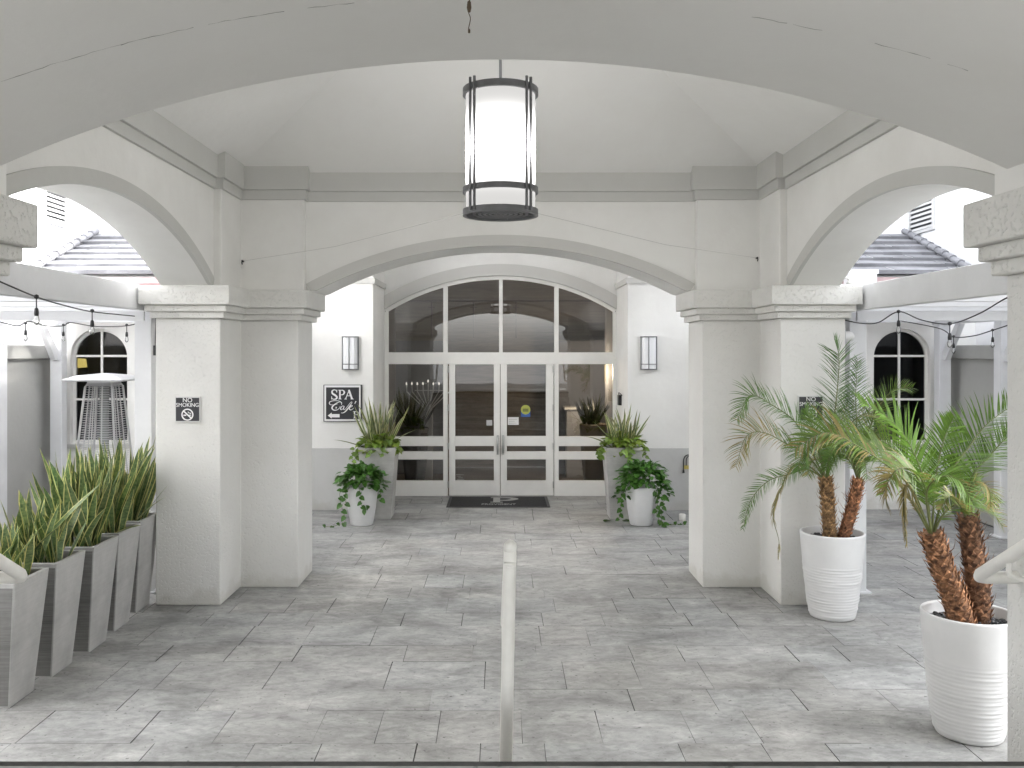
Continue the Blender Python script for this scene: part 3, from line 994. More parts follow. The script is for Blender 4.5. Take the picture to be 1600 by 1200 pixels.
# interior seen through the glass
b = MB(); b.box(-2.9, 2.9, 19.6, 19.7, 0, 5.0); b.build('interior_panelling', M['wpanel'], hotel)
b = MB()
b.box(-7.6, 7.6, 15.95, 19.6, -0.02, -0.004); b.build('lobby_floor', M['lobbyfl'], hotel)
b = MB(); b.box(-3.0, 3.0, 15.95, 19.6, 4.6, 4.7); b.build('lobby_ceiling', M['inceil'], hotel)
for s in (-1, 1):
    b = MB(); b.box(s * 2.95, s * 3.0, 17.2, 19.6, 0, 4.6); b.build('interior_wall', M['inwall'], hotel)
    b = MB(); b.box(s * 2.012, s * 2.028, 15.78, 17.25, 0, 4.6); b.build('interior_wall', M['inwall'], hotel)
    b = MB(); b.box(s * 1.12, s * 2.94, 18.45, 18.55, 0, 2.75); b.build('lobby_partition', M['inblue'], hotel)
    b = MB(); b.box(s * 3.62, s * 7.6, 16.4, 16.5, 0, 3.6); b.build('interior_wall', M['inwall'], hotel)
    b = MB(); b.box(s * 7.55, s * 7.6, 14.6, 16.4, 0, 3.6); b.build('interior_wall', M['inwall'], hotel)
    b = MB(); b.box(s * 3.62, s * 7.55, 14.6, 16.4, 3.2, 3.3); b.build('interior_ceiling', M['inceil'], hotel)

# tall white buildings at both sides
for s, nm in ((-1, 'left'), (1, 'right')):
    wb = thing('white_building', ('tall sunlit white wall with a louvre vent seen through the left side arch' if s < 0 else
               'tall sunlit white wall with a louvre vent seen through the right side arch'), 'building', (s * 8, 13, 0), 'white buildings flanking the entrance')
    b = MB(); b.box(s * 7.62, s * 9.5, 1.5 if s < 0 else 6.5, 17.2, 0, 8.5); b.build('wall', M['bright'], wb, bevel=0.02)
    ya, yb = (14.95, 15.62) if s < 0 else (15.75, 16.6)
    za, zb = (4.74, 5.22) if s < 0 else (4.72, 5.22)
    b = MB()
    xo, xi = s * 7.575, s * 7.618
    b.box(xo, xi, ya - .06, ya, za - .05, zb + .05); b.box(xo, xi, yb, yb + .06, za - .05, zb + .05)
    b.box(xo, xi, ya, yb, za - .05, za); b.box(xo, xi, ya, yb, zb, zb + .05)
    v = b.build('louvre_vent', M['ventp'], wb)
    b = MB(); b.box(s * 7.612, s * 7.619, ya, yb, za, zb); b.build('vent_backing', M['black'], v)
    b = MB()
    for k in range(6):
        z = za + (zb - za) * (k + .5) / 6
        b.face([(s * 7.578, ya, z - .028), (s * 7.578, yb, z - .028), (s * 7.61, yb, z + .02), (s * 7.61, ya, z + .02)])
        b.face([(s * 7.578, ya, z - .028), (s * 7.578, yb, z - .028), (s * 7.582, yb, z - .036), (s * 7.582, ya, z - .036)])
    b.build('vent_slats', M['ventp'], v, recalc=False)

# garden walls
for s in (-1, 1):
    gw = thing('garden_wall', ('grey rendered garden wall with a thick cap behind the patio heater, left of the arched window' if s < 0 else
               'grey rendered garden wall with a thick cap behind the palms, right of the arched window'), 'wall', (s * 7.2, 11, 0), 'garden walls closing the side patios')
    b = MB(); b.box(s * 7.12, s * 7.35, 5.0, 14.36, 0, 2.42); b.build('wall', M['gwall'], gw, bevel=0.01)
    b = MB(); b.box(s * 7.06, s * 7.41, 5.0, 14.36, 2.42, 2.63); b.build('wall_cap', M['gwall'], gw, bevel=0.015)

# ------------------------------------------------------------------ pergolas
for s in (-1, 1):
    pg = thing('pergola', ('white timber pergola over the left side patio, beside the snake plants' if s < 0 else
               'white timber pergola over the right side patio, behind the potted palms'), 'pergola', (s * 5.2, 10, 0), 'pergolas over the side patios')
    b = MB(); b.box(s * 3.60, s * 3.70, 4.6, 14.2, 2.956, 3.205); b.build('beam', M['wood_w'], pg, bevel=0.006)
    b = MB(); b.box(s * 6.83, s * 6.93, 6.0, 14.2, 2.956, 3.205); b.build('beam', M['wood_w'], pg, bevel=0.006)
    for D in (7.1, 8.1, 9.1, 10.1, 11.1, 12.1, 13.1, 14.1):
        b = MB(); b.box(s * 3.705, s * 6.825, D - .03, D + .03, 2.99, 3.19); b.build('rafter', M['wood_w'], pg, bevel=0.005)
    for i in range(11):  # slats added above the rafters to cut the sky light on the patio
        u = 3.86 + i * .285
        b = MB(); b.box(s * (u - .06), s * (u + .06), 6.6, 14.2, 3.192, 3.23); b.build('light_cut_slat', M['wood_w'], pg)
    b = MB(); b.box(s * 3.705, s * 6.825, 9.30, 9.34, 2.86, 2.955); b.build('cross_brace', M['wood_w'], pg)
    for (xx, D, w2) in ((3.755, 9.5, .09), (6.88, 12.25, .09), (6.88, 13.95, .09)):
        b = MB(); b.box(s * (xx - w2), s * (xx + w2), D - w2, D + w2, 0, 2.954)
        po = b.build('post', M['wood_w'], pg, bevel=0.008)
        b = MB(); b.box(s * (xx - w2 - .04), s * (xx + w2 + .04), D - w2 - .04, D + w2 + .04, 0, .02); b.build('base_plate', M['wood_w'], po)
        # knee brace reaching towards the middle of the span
        b = MB()
        dy = -1 if xx > 5 else 1
        y0 = D + dy * w2
        pts = [(y0, 2.40), (y0 + dy * .08, 2.40), (y0 + dy * .52, 2.95), (y0 + dy * .38, 2.95), (y0, 2.54)]
        f0 = [(s * (xx - .04), u, z) for u, z in pts]; f1 = [(s * (xx + .04), u, z) for u, z in pts]
        b.face(f0); b.face(f1)
        for k in range(len(pts)):
            j = (k + 1) % len(pts)
            b.face([f0[k], f0[j], f1[j], f1[k]])
        b.build('knee_brace', M['wood_w'], pg)


def string_lights(name, label, pts, bulbs, r=0.006, drop=0.09):
    loc = pts[0]
    t = thing(name, label, 'string lights', tuple(loc), 'festoon lights under the pergolas')
    b = MB(); b.tube(spline(pts, 60), r, 6); b.build('cord', M['black'], t)
    for p in bulbs:
        p = Vector(p)
        b = MB(); b.tube([p + Vector((0, 0, .01)), p - Vector((0, 0, drop))], r * .8, 6)
        b.lathe([(.004, 0), (.014, -.01), (.018, -.045), (.016, -.065), (.004, -.066)], tuple(p - Vector((0, 0, drop - .01))), 10)
        b.lathe([(.003, .02), (.018, .012), (.018, -.008), (.003, -.016)], tuple(p), 8)
        so = b.build('lamp_socket', M['black'], t)
        b = MB(); b.lathe([(.014, 0), (.021, -.025), (.024, -.045), (.017, -.066), (.004, -.074)], tuple(p - Vector((0, 0, drop + .052))), 12)
        b.build('bulb', M['bulb'], t)


string_lights('festoon_lights', 'black festoon cord with two clear bulbs under the left pergola beam', [P(0, 440, 6.4), P(57, 464, 6.9), P(100, 477, 7.6), P(144, 487, 8.2), P(210, 494, 9.3)], [P(57, 464, 6.9), P(144, 486, 8.2)])
string_lights('festoon_lights', 'far black festoon cord with small bulbs in front of the left arched window', [P(-60, 490, 10), P(0, 503, 10.4), P(28, 509, 10.6), P(45, 502, 11), P(72, 509, 11.5), P(99, 509, 11.8), P(110, 504, 12), P(150, 510, 11.5), P(198, 509, 11.2), P(230, 500, 10.8)],
              [P(40, 505, 10.9), P(99, 508, 11.8), P(198, 508, 11.2)], r=0.007)
string_lights('festoon_lights', 'black festoon cord with two clear bulbs looping under the right pergola beam', [P(1310, 498, 9.4), P(1345, 505, 9.3), P(1372, 504, 9.2), P(1404, 487, 8.8), P(1440, 500, 8.4), P(1484, 506, 8.1), P(1530, 490, 7.5), P(1574, 465, 7.0), P(1620, 450, 6.6)],
              [P(1404, 487, 8.8), P(1484, 506, 8.1)])
string_lights('festoon_lights', 'far black festoon cord with small bulbs near the right garden wall', [P(1400, 500, 11.8), P(1467, 513, 11.6), P(1490, 526, 11.4), P(1520, 525, 11.2), P(1551, 516, 11), P(1600, 500, 10.6)], [P(1490, 526, 11.4), P(1551, 516, 11)], r=0.007)

# ------------------------------------------------------------------ hanging lantern
LZc = 4.05
lan = thing('hanging_lantern', 'large lit cylinder lantern with dark metal rings and bars hanging under the portico ceiling', 'lantern', (0, CY, 3.56))
b = MB(); b.lathe([(0.262, 3.60), (0.262, 4.52)], (0, CY, 0), 64)
b.build('lamp_shade', lantern_shade('lit_lantern_shade', 4.05 - 3.56, 0.46), lan)
b = MB(); b.tube([(0, CY, 4.52), (0, CY, 5.84)], 0.011, 10); b.lathe([(.001, 5.845), (.07, 5.83), (.06, 5.79), (.012, 5.77)], (0, CY, 0), 20)
b.build('rod', M['dark'], lan)
def hoop(z, h, r0, r1):
    q = MB(); q.lathe([(r0, z), (r1, z), (r1, z + h), (r0, z + h), (r0, z)], (0, CY, 0), 72, smooth=False); return q
for z, h in ((4.465, 0.05), (3.73, 0.042), (3.56, 0.048)):
    q = hoop(z, h, 0.258, 0.284); q.build('ring', M['dark'], lan)
for k in range(4):
    for d in (-1, 1):
        a = math.pi / 4 + k * math.pi / 2 + d * 0.075
        x, yy = 0.292 * math.cos(a), CY + 0.292 * math.sin(a)
        q = MB(); q.tube([(x, yy, 3.575), (x, yy, 4.55)], 0.0105, 8); q.build('bar', M['dark'], lan)
q = MB()
for r0 in (0.03, 0.07, 0.11, 0.15, 0.19):
    q.lathe([(r0, 3.572), (r0 + .02, 3.572), (r0 + .02, 3.582), (r0, 3.582), (r0, 3.572)], (0, CY, 0), 56, smooth=False)
for k in range(3):
    a = k * math.pi / 3 + .3
    q.tube([(-.26 * math.cos(a), CY - .26 * math.sin(a), 3.579), (.26 * math.cos(a), CY + .26 * math.sin(a), 3.579)], .006, 6)
gr = q.build('bottom_grille', M['dark'], lan)
q = MB(); q.lathe([(0.001, 3.596), (0.26, 3.597)], (0, CY, 0), 48); q.build('bottom_disc', M['black'], lan)

# thin wires and the hook
for s in (-1, 1):
    hk = P(379, 408, 9.62) if s < 0 else P(1183, 403, 9.62)
    t = thing('stay_wire', 'thin wire from the %s rear pilaster hook to the lantern' % ('left' if s < 0 else 'right'), 'wire', tuple(hk), 'stay wires of the lantern')
    b = MB(); b.tube([hk, hk.lerp(Vector((s * .27, CY + .1, 3.60)), .5) - Vector((0, 0, .05)), Vector((s * .27, CY + .1, 3.60))], 0.0016, 5); b.build('wire', M['rodgrey'], t)
    b = MB(); b.tube([hk + Vector((0, .03, 0)), hk - Vector((0, .012, 0))], 0.011, 8); b.tube([hk - Vector((0, .012, 0)), hk - Vector((0, .03, .02)), hk - Vector((0, .012, .035))], 0.006, 6); b.build('hook', M['black'], t)
b = MB()
pw = [(X(733, 3.08), 3.08, 3.764), (X(734, 3.08), 3.08, 3.74), (X(732, 3.08), 3.085, 3.715), (X(735, 3.08), 3.08, 3.69), (X(732, 3.08), 3.08, 3.655), (X(733.5, 3.08), 3.08, 3.645)]
b.tube(spline(pw, 22), 0.0016, 5)
b.lathe([(.001, .02), (.006, .015), (.008, -.005), (.005, -.02), (.001, -.022)], (X(733, 3.08), 3.08, 3.733), 8)
b.lathe([(.001, .008), (.004, .004), (.004, -.006), (.001, -.008)], (X(733, 3.08), 3.08, 3.648), 8)
tag(b.build('hanging_wire', M['stick'], loc=pw[0]), 'short twisted wire end hanging from the front arch', 'wire')

# ------------------------------------------------------------------ wall lamps
def sconce(cx, label):
    t = thing('wall_lamp', label, 'wall lamp', (cx, DF, 2.24), 'wall lamps beside the entrance')
    z0, z1 = 2.24, 2.775
    plan = [(-.125, 0), (.125, 0), (.125, -.05), (.075, -.11), (-.075, -.11), (-.125, -.05)]
    pl = [(cx + u, DF + v * 1.0) for u, v in plan]
    b = MB(); b.prism([(cx + u * .93, DF + v * .93) for u, v in plan][::-1], z0 + .012, z1 - .012)
    b.build('lamp_shade', M['lamp_off'], t)
    b = MB()
    for z in (z0, z1 - .018, z0 + .085):
        hh = .018 if z != z0 + .085 else .012
        for k in range(1, 6):
            a, c = pl[k], pl[(k + 1) % 6]
            b.tube([(a[0], a[1] , z + hh / 2), (c[0], c[1], z + hh / 2)], hh / 2, 4, smooth=False)
    for k in (1, 2, 5):
        b.tube([(*pl[k], z0), (*pl[k], z1)], .009, 6)
    b.tube([(cx - .01, DF - .112, z0), (cx - .01, DF - .112, z1)], .008, 6)
    b.build('lamp_frame', M['dark'], t)
    b = MB(); b.box(cx - .10, cx + .10, DF - .012, DF - .0005, z0 + .03, z1 - .03); b.build('back_plate', M['dark'], t)
sconce(X(548, DF), 'dark framed wall lamp with white panels above the SPA sign')
sconce(X(1013, DF), 'dark framed wall lamp with white panels right of the entrance glazing')

# ------------------------------------------------------------------ signs
def text_mesh(txt, size, align='CENTER', ext=0.002, shear=0.0):
    cu = bpy.data.curves.new('lettering', 'FONT')
    cu.body = txt; cu.size = size; cu.align_x = align; cu.extrude = ext; cu.shear = shear
    o = bpy.data.objects.new('lettering', cu)
    COL.objects.link(o)
    bpy.context.view_layer.update()
    me = bpy.data.meshes.new_from_object(o.evaluated_get(bpy.context.evaluated_depsgraph_get()))
    COL.objects.unlink(o)
    bpy.data.objects.remove(o); bpy.data.curves.remove(cu)
    return me


def add_text(txt, size, pos, parent, mat, align='CENTER', rot=(R(90), 0, 0), shear=0.0, name='lettering', sx=1.0):
    me = text_mesh(txt, size, align, shear=shear)
    me.transform(Matrix.Translation(Vector(pos) - Vector(ORIGIN[parent.name])) @ Matrix.Rotation(rot[0], 4, 'X') @ Matrix.Diagonal((sx, 1, 1, 1)))
    me.name = name
    me.materials.clear(); me.materials.append(mat)
    o = bpy.data.objects.new(name, me); COL.objects.link(o); o.parent = parent
    ORIGIN[o.name] = ORIGIN[parent.name]
    return o


def stroke(b, pts, w, fn, n=18, curve=True, d0=0.0, th=0.004):
    """flat pen stroke of varying width; pts 2D, fn maps (u, v, depth) to the place"""
    p3 = [Vector((x, yy, 0)) for x, yy in pts]
    c = spline(p3, n) if curve else p3
    ws = w if isinstance(w, (list, tuple)) else [w] * 2
    L, Rr = [], []
    for i, p in enumerate(c):
        a = c[max(i - 1, 0)]; e = c[min(i + 1, len(c) - 1)]
        t = (e - a).normalized(); nn = Vector((-t.y, t.x, 0))
        f = i / (len(c) - 1) * (len(ws) - 1); k = min(int(f), len(ws) - 2)
        ww = ws[k] + (ws[k + 1] - ws[k]) * (f - k)
        L.append(p + nn * ww / 2); Rr.append(p - nn * ww / 2)
    f0 = [[fn(q.x, q.y, d0 + th) for q in row] for row in (L, Rr)]
    bk = [[fn(q.x, q.y, d0) for q in row] for row in (L, Rr)]
    b.grid([bk[0], f0[0], f0[1], bk[1]], smooth=False)
    for k in (0, -1):
        b.face([bk[0][k], f0[0][k], f0[1][k], bk[1][k]])


def serif_P(b, fn, x, y, h, d0=0.0):
    u = h
    stroke(b, [(x, y), (x, y + u)], .16 * u, fn, curve=False, d0=d0)
    stroke(b, [(x - .17 * u, y + .025 * u), (x + .17 * u, y + .025 * u)], .06 * u, fn, curve=False, d0=d0 + .0004)
    stroke(b, [(x - .2 * u, y + .975 * u), (x + .2 * u, y + .975 * u)], .06 * u, fn, curve=False, d0=d0 + .0004)
    stroke(b, [(x + .05 * u, y + .97 * u), (x + .32 * u, y + .95 * u), (x + .47 * u, y + .76 * u), (x + .36 * u, y + .52 * u), (x + .12 * u, y + .50 * u)], [.05 * u, .09 * u, .17 * u, .09 * u, .05 * u], fn, d0=d0 + .0008)


# SPA cafe sign
sx0, sx1, sz0, sz1 = X(506, DF), X(566, DF), Z(658.5, DF), Z(601, DF)
spa = thing('cafe_sign', 'square black sign reading SPA Cafe with a left arrow beside the entrance', 'sign', (sx0, DF, sz0))
b = MB(); b.box(sx0, sx1, DF - .035, DF - .001, sz0, sz1); b.build('board', M['signb'], spa, bevel=0.003)
W = sx1 - sx0; H = sz1 - sz0
fnS = lambda u, v, d: (sx0 + u * W, DF - .0355 - d, sz0 + v * H)
b = MB()
for (a, c, e, f) in ((.025, .965, .93, .985), (.025, .965, .018, .065), (.025, .068, .065, .93), (.93, .965, .065, .93)):
    p0 = fnS(a, e, 0); p1 = fnS(c, f, .004)
    b.box(p0[0], p1[0], p0[1], p1[1], p0[2], p1[2])
b.build('border', M['signw'], spa)
b = MB()
# S
stroke(b, [(.345, .80), (.33, .845), (.28, .862), (.23, .83), (.235, .765), (.30, .72), (.35, .67), (.335, .62), (.27, .605), (.225, .63), (.212, .675)], [.014, .02, .022, .04, .045, .05, .045, .04, .022, .018, .012], fnS, n=36)
stroke(b, [(.352, .865), (.349, .79)], .014, fnS, curve=False)
stroke(b, [(.212, .60), (.214, .685)], .014, fnS, curve=False)
# P
stroke(b, [(.43, .61), (.43, .855)], .043, fnS, curve=False)
stroke(b, [(.39, .613), (.472, .613)], .016, fnS, curve=False, d0=.0004); stroke(b, [(.39, .853), (.45, .853)], .016, fnS, curve=False, d0=.0004)
stroke(b, [(.44, .853), (.51, .845), (.545, .795), (.51, .735), (.445, .727)], [.014, .028, .045, .028, .014], fnS, d0=.0008)
# A
stroke(b, [(.672, .86), (.575, .612)], .020, fnS, curve=False); stroke(b, [(.662, .86), (.745, .612)], .046, fnS, curve=False, d0=.0004)
stroke(b, [(.61, .70), (.71, .70)], .017, fnS, curve=False, d0=.0008)
stroke(b, [(.545, .612), (.61, .612)], .016, fnS, curve=False, d0=.0012); stroke(b, [(.71, .612), (.785, .612)], .016, fnS, curve=False, d0=.0012)
# script Cafe'
stroke(b, [(.46, .50), (.455, .53), (.40, .56), (.28, .568), (.175, .54), (.155, .49), (.20, .455), (.30, .46), (.37, .485)], [.012, .012, .014, .016, .02, .02, .014, .012, .01], fnS, n=40)
stroke(b, [(.47, .455), (.475, .51), (.43, .535), (.34, .50), (.245, .42), (.225, .36), (.27, .313), (.345, .315), (.41, .36), (.44, .42)], [.014, .018, .014, .02, .034, .036, .026, .018, .014, .01], fnS, n=44, d0=.0004)
stroke(b, [(.33, .40), (.335, .375), (.32, .36)], .026, fnS, n=8)
stroke(b, [(.535, .42), (.50, .425), (.455, .38), (.45, .335), (.475, .322), (.515, .36), (.54, .42), (.525, .345), (.545, .322), (.575, .345)], [.012, .014, .022, .024, .014, .012, .02, .022, .014, .01], fnS, n=40, d0=.0008)
stroke(b, [(.575, .345), (.64, .43), (.70, .51), (.735, .535), (.74, .505), (.69, .43), (.63, .345), (.56, .265), (.50, .235), (.46, .238)], [.01, .014, .014, .012, .012, .026, .032, .026, .016, .012], fnS, n=44, d0=.0012)
stroke(b, [(.64, .375), (.685, .385), (.735, .405), (.755, .43), (.735, .44), (.695, .405), (.675, .35), (.70, .318), (.745, .33), (.785, .37)], [.01, .012, .014, .014, .014, .024, .028, .02, .012, .01], fnS, n=40, d0=.0016)
stroke(b, [(.815, .48), (.845, .555)], [.012, .032], fnS, curve=False)
b.build('lettering', M['signw'], spa)
b = MB()
arr = [(.115, .165), (.215, .245), (.215, .205), (.42, .205), (.42, .115), (.215, .115), (.215, .085)]
f0 = [fnS(u, v, .004) for u, v in arr]; f1 = [fnS(u, v, 0) for u, v in arr]
b.face(f0)
for k in range(len(arr)):
    b.face([f0[k], f0[(k + 1) % len(arr)], f1[(k + 1) % len(arr)], f1[k]])
b.build('arrow', M['signw'], spa)
b = MB(); fE = lambda u, v, d: (sx0 + (.80 + u) * W, DF - .0355 - d, sz0 + (.09 + v) * H)
serif_P(b, fE, .01, 0, .19)
b.build('emblem', M['signw'], spa)


def no_smoking(cx, cz, label):
    D = 8.96
    h = .128
    t = thing('no_smoking_sign', label, 'sign', (cx, D, cz), 'no smoking signs on the piers')
    b = MB(); b.box(cx - h, cx + h, D - .016, D - .001, cz - h, cz + h); b.build('border', plain('pale_sign_edge', (0.6, 0.6, 0.59)), t, bevel=0.003)
    b = MB(); b.box(cx - h + .012, cx + h - .012, D - .019, D - .0162, cz - h + .012, cz + h - .012); b.build('board', M['signb'], t)
    add_text('NO', .062, (cx, D - .0205, cz + .072), t, M['signw'])
    add_text('SMOKING', .055, (cx, D - .0205, cz + .026), t, M['signw'], sx=0.93)
    b = MB()
    q0 = (cx, D - .019, cz - .052)
    fo = lambda u, n, z: (q0[0] + u, n, q0[2] + z)
    ring(b, fo, -math.pi, math.pi, .048, .06, 0, D - .0235, D - .0192, steps=40)
    fp = lambda u, v, d: (q0[0] + u, D - .0192 - d, q0[2] + v)
    stroke(b, [(-.036, .034), (.036, -.034)], .012, fp, curve=False)
    stroke(b, [(-.04, -.006), (-.012, -.006)], .012, fp, curve=False, d0=.0004)
    stroke(b, [(.016, -.006), (.026, -.006)], .012, fp, curve=False, d0=.0004)
    stroke(b, [(.031, -.006), (.036, -.006)], .012, fp, curve=False, d0=.0004)
    stroke(b, [(.033, .006), (.031, .014), (.012, .018), (.006, .03)], .006, fp, n=12, d0=.0004)
    b.build('symbol', M['signw'], t)
no_smoking(X(294, 8.96), Z(639.5, 8.96), 'square black NO SMOKING sign on the left pier')
no_smoking(X(1266, 8.96), Z(638, 8.96), 'square black NO SMOKING sign on the right pier, half behind palm fronds')

# doormat
ma = thing('doormat', 'black rubber doormat with a pale letter P lying before the glass doors', 'doormat', (0, 15.0, 0))
mx0, mx1, my0, my1 = X(697, 14.54), X(860, 14.54), 14.54, 15.58
b = MB(); b.box(mx0, mx1, my0, my1, 0.001, 0.011); b.build('mat_border', M['black'], ma, bevel=0.004)
b = MB(); b.box(mx0 + .05, mx1 - .05, my0 + .05, my1 - .05, 0.0112, 0.014); b.build('mat_pile', M['mat'], ma)
b = MB(); fM = lambda u, v, d: (X(778, 15) + u, my0 + .40 + v, .0145 + d)
fM2 = lambda u, v, d: (X(776, 15) + u * 1.15, my0 + .40 + v, .0142 + d)
stroke(b, [(0, 0), (0, .50)], .10, fM2, curve=False); stroke(b, [(-.09, .02), (.09, .02)], .05, fM2, curve=False, d0=.0004); stroke(b, [(-.09, .48), (.03, .48)], .05, fM2, curve=False, d0=.0004)
stroke(b, [(.02, .47), (.18, .46), (.27, .35), (.18, .22), (.03, .20)], [.05, .09, .11, .09, .05], fM2, d0=.0008)
b.build('emblem', M['matgrey'], ma)
add_text('PROVIDENT', .17, (X(779, 14.8), my0 + .17, .0155), ma, M['matgrey'], rot=(0, 0, 0), sx=.62)

# ------------------------------------------------------------------ handrails
def handrail_side(s, label):
    t = thing('handrail', label, 'handrail', (s * 2.0, 3.5, 0), 'painted handrails of the steps')
    e = Vector((s * 2.0, 3.77, 1.595)); up = Vector((s * 2.0, 2.55, 1.595 + (3.77 - 2.55) * .585))
    b = MB(); pts = [up, e + Vector((0, -.035, .02))] + [e + Vector((s * .012, -.008, .002)), e + Vector((s * .05, .0, -.004)), Vector((s * 2.174, 3.77, 1.592))]
    b.tube([up, e + Vector((0, -.04, .0234)), e + Vector((s * .012, -.01, .006)), e + Vector((s * .04, 0, 0)), Vector((s * 2.174, 3.77, 1.595))], .026, 14)
    b.build('rail', M['rail'], t)
    b = MB()
    m = e.lerp(up, .2)
    b.tube([m - Vector((0, 0, .02)), m + Vector((0, 0, -.07)), m + Vector((s * .04, 0, -.09)), (s * 2.17, m.y, m.z - .09)], .011, 8)
    b.lathe([(.035, 0), (.03, .01), (.001, .012)], (0, 0, 0), 16)
    for i in range(len(b.v) - 48, len(b.v)):
        x, yy, z = b.v[i]; b.v[i] = (s * (2.174 - z), m.y + yy, m.z - .09 + x)
    b.build('bracket', M['rail'], t)
handrail_side(-1, 'cream tubular wall handrail end at the left edge, in front of the grey planters')
handrail_side(1, 'cream tubular wall handrail end on the right column, in front of the near palm')
t = thing('handrail', 'cream centre handrail post with rounded top at the middle of the steps', 'handrail', (0.03, 3.7, 0.7), 'painted handrails of the steps')
b = MB()
tp = P(797, 869, 3.72); bt = P(790, 1215, 3.72)
b.tube(spline([bt, tp - Vector((0.003, 0, .12)), tp - Vector((0, 0, .03)), tp + Vector((0, .035, .012)), tp + Vector((0, .09, -.012)), Vector((.027, 4.75, 1.10))], 44), .0268, 16)
b.build('rail', M['rail'], t)
b = MB(); b.tube([(.027, 4.70, 0.12), (.027, 4.70, 1.125)], .022, 14); b.build('post', M['rail'], t)

# ------------------------------------------------------------------ planters
def square_planter(label, group, x0, y0, bw, tw, h, name='tall_planter', mat=None, ribs=False):
    """tapered square planter; (x0, y0) is its foot centre"""
    t = thing(name, label, 'planter', (x0, y0, 0), group)
    hb, ht, wl = bw / 2, tw / 2, .035
    def sq(r, z): return [(x0 - r, y0 - r, z), (x0 + r, y0 - r, z), (x0 + r, y0 + r, z), (x0 - r, y0 + r, z)]
    b = MB()
    hr = ht - (ht - hb) * .10
    b.grid([sq(hb, 0.001), sq(ht, h), sq(ht - wl, h), sq(hr - wl, h - .10)], closed=True, smooth=False)
    b.face(sq(hb, 0.001)[::-1])
    b.build('planter_body', mat, t, bevel=0.006)
    if ribs:                                  # horizontally combed panels on the two faces along the row, shade painted in
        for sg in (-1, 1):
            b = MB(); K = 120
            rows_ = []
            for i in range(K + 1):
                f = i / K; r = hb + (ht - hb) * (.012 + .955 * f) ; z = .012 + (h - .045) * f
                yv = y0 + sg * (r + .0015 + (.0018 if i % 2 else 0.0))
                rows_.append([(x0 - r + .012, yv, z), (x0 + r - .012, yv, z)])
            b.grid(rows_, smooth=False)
            b.build('combed_shaded_face', M['combed'], t, recalc=False)
    b = MB(); b.face(sq(hr - wl + .004, h - .075)); b.build('soil', M['soil'], t, recalc=False)
    return t


def blade(b, base, dirv, L, w, bend, rs, rows=7, fold=0.25, twist=0.0, col=(1, 1, 1)):
    """one strap leaf: base point, start direction, length, width, droop"""
    d = Vector(dirv).normalized()
    p = Vector(base)
    side = d.cross(Vector((0, 0, 1)))
    if side.length < .05: side = Vector((1, 0, 0))
    side.normalize()
    a = rs.uniform(0, math.pi)
    side = (Matrix.Rotation(a * twist, 3, d) @ side)
    pr, uvs = [], []
    for i in range(rows + 1):
        t = i / rows
        ww = w * (0.55 + 0.75 * t * 1.4 if t < .45 else 1.02) * (1 - max(0, (t - .5) / .5) ** 2.2)
        ww = max(ww, 0.001) / 2
        nrm = side.cross(d).normalized()
        pr.append([p - side * ww + nrm * ww * fold, p.copy(), p + side * ww + nrm * ww * fold])
        uvs.append([(0, t), (.5, t), (1, t)])
        p = p + d * (L / rows)
        d = (d + Vector((0, 0, -bend * (.3 + t) / rows)) + side * rs.uniform(-.03, .03)).normalized()
        side = (side - d * side.dot(d)).normalized()
    b.grid(pr, smooth=True, col=col, uvs=uvs)


def snake_plant(label, cx, cy, z, r, n, hmin, hmax, seed, extra=(), name='snake_plant', mat=None, group=None, wid=(.045, .07), lean=.30):
    rs = random.Random(seed)
    b = MB()
    for i in range(n):
        a = rs.uniform(0, 2 * math.pi); rr = r * math.sqrt(rs.random())
        bp = Vector((cx + rr * math.cos(a), cy + rr * math.sin(a), z))
        ll = rs.uniform(0.05, lean) * (0.4 + rr / r)
        aa = a + rs.uniform(-2.2, 2.2)
        d = Vector((ll * math.cos(aa), ll * math.sin(aa), 1))
        t = rs.uniform(.75, 1.2)
        blade(b, bp, d, rs.uniform(hmin, hmax), rs.uniform(*wid), rs.choice((.05, .15, .3, .7, 1.1)) * rs.uniform(.6, 1.2), rs, twist=1.0, col=(t * rs.uniform(.92, 1.1), t, t * rs.uniform(.8, 1.1)))
    for (dx, dy, d, L, w, bend) in extra:
        t = rs.uniform(.85, 1.2)
        blade(b, (cx + dx, cy + dy, z), d, L, w, bend, rs, rows=9, twist=.2, col=(t, t, t * .9))
    o = b.build(name, mat or M['snake'], loc=(cx, cy, z), recalc=False)
    tag(o, label, 'plant', group)
    return o


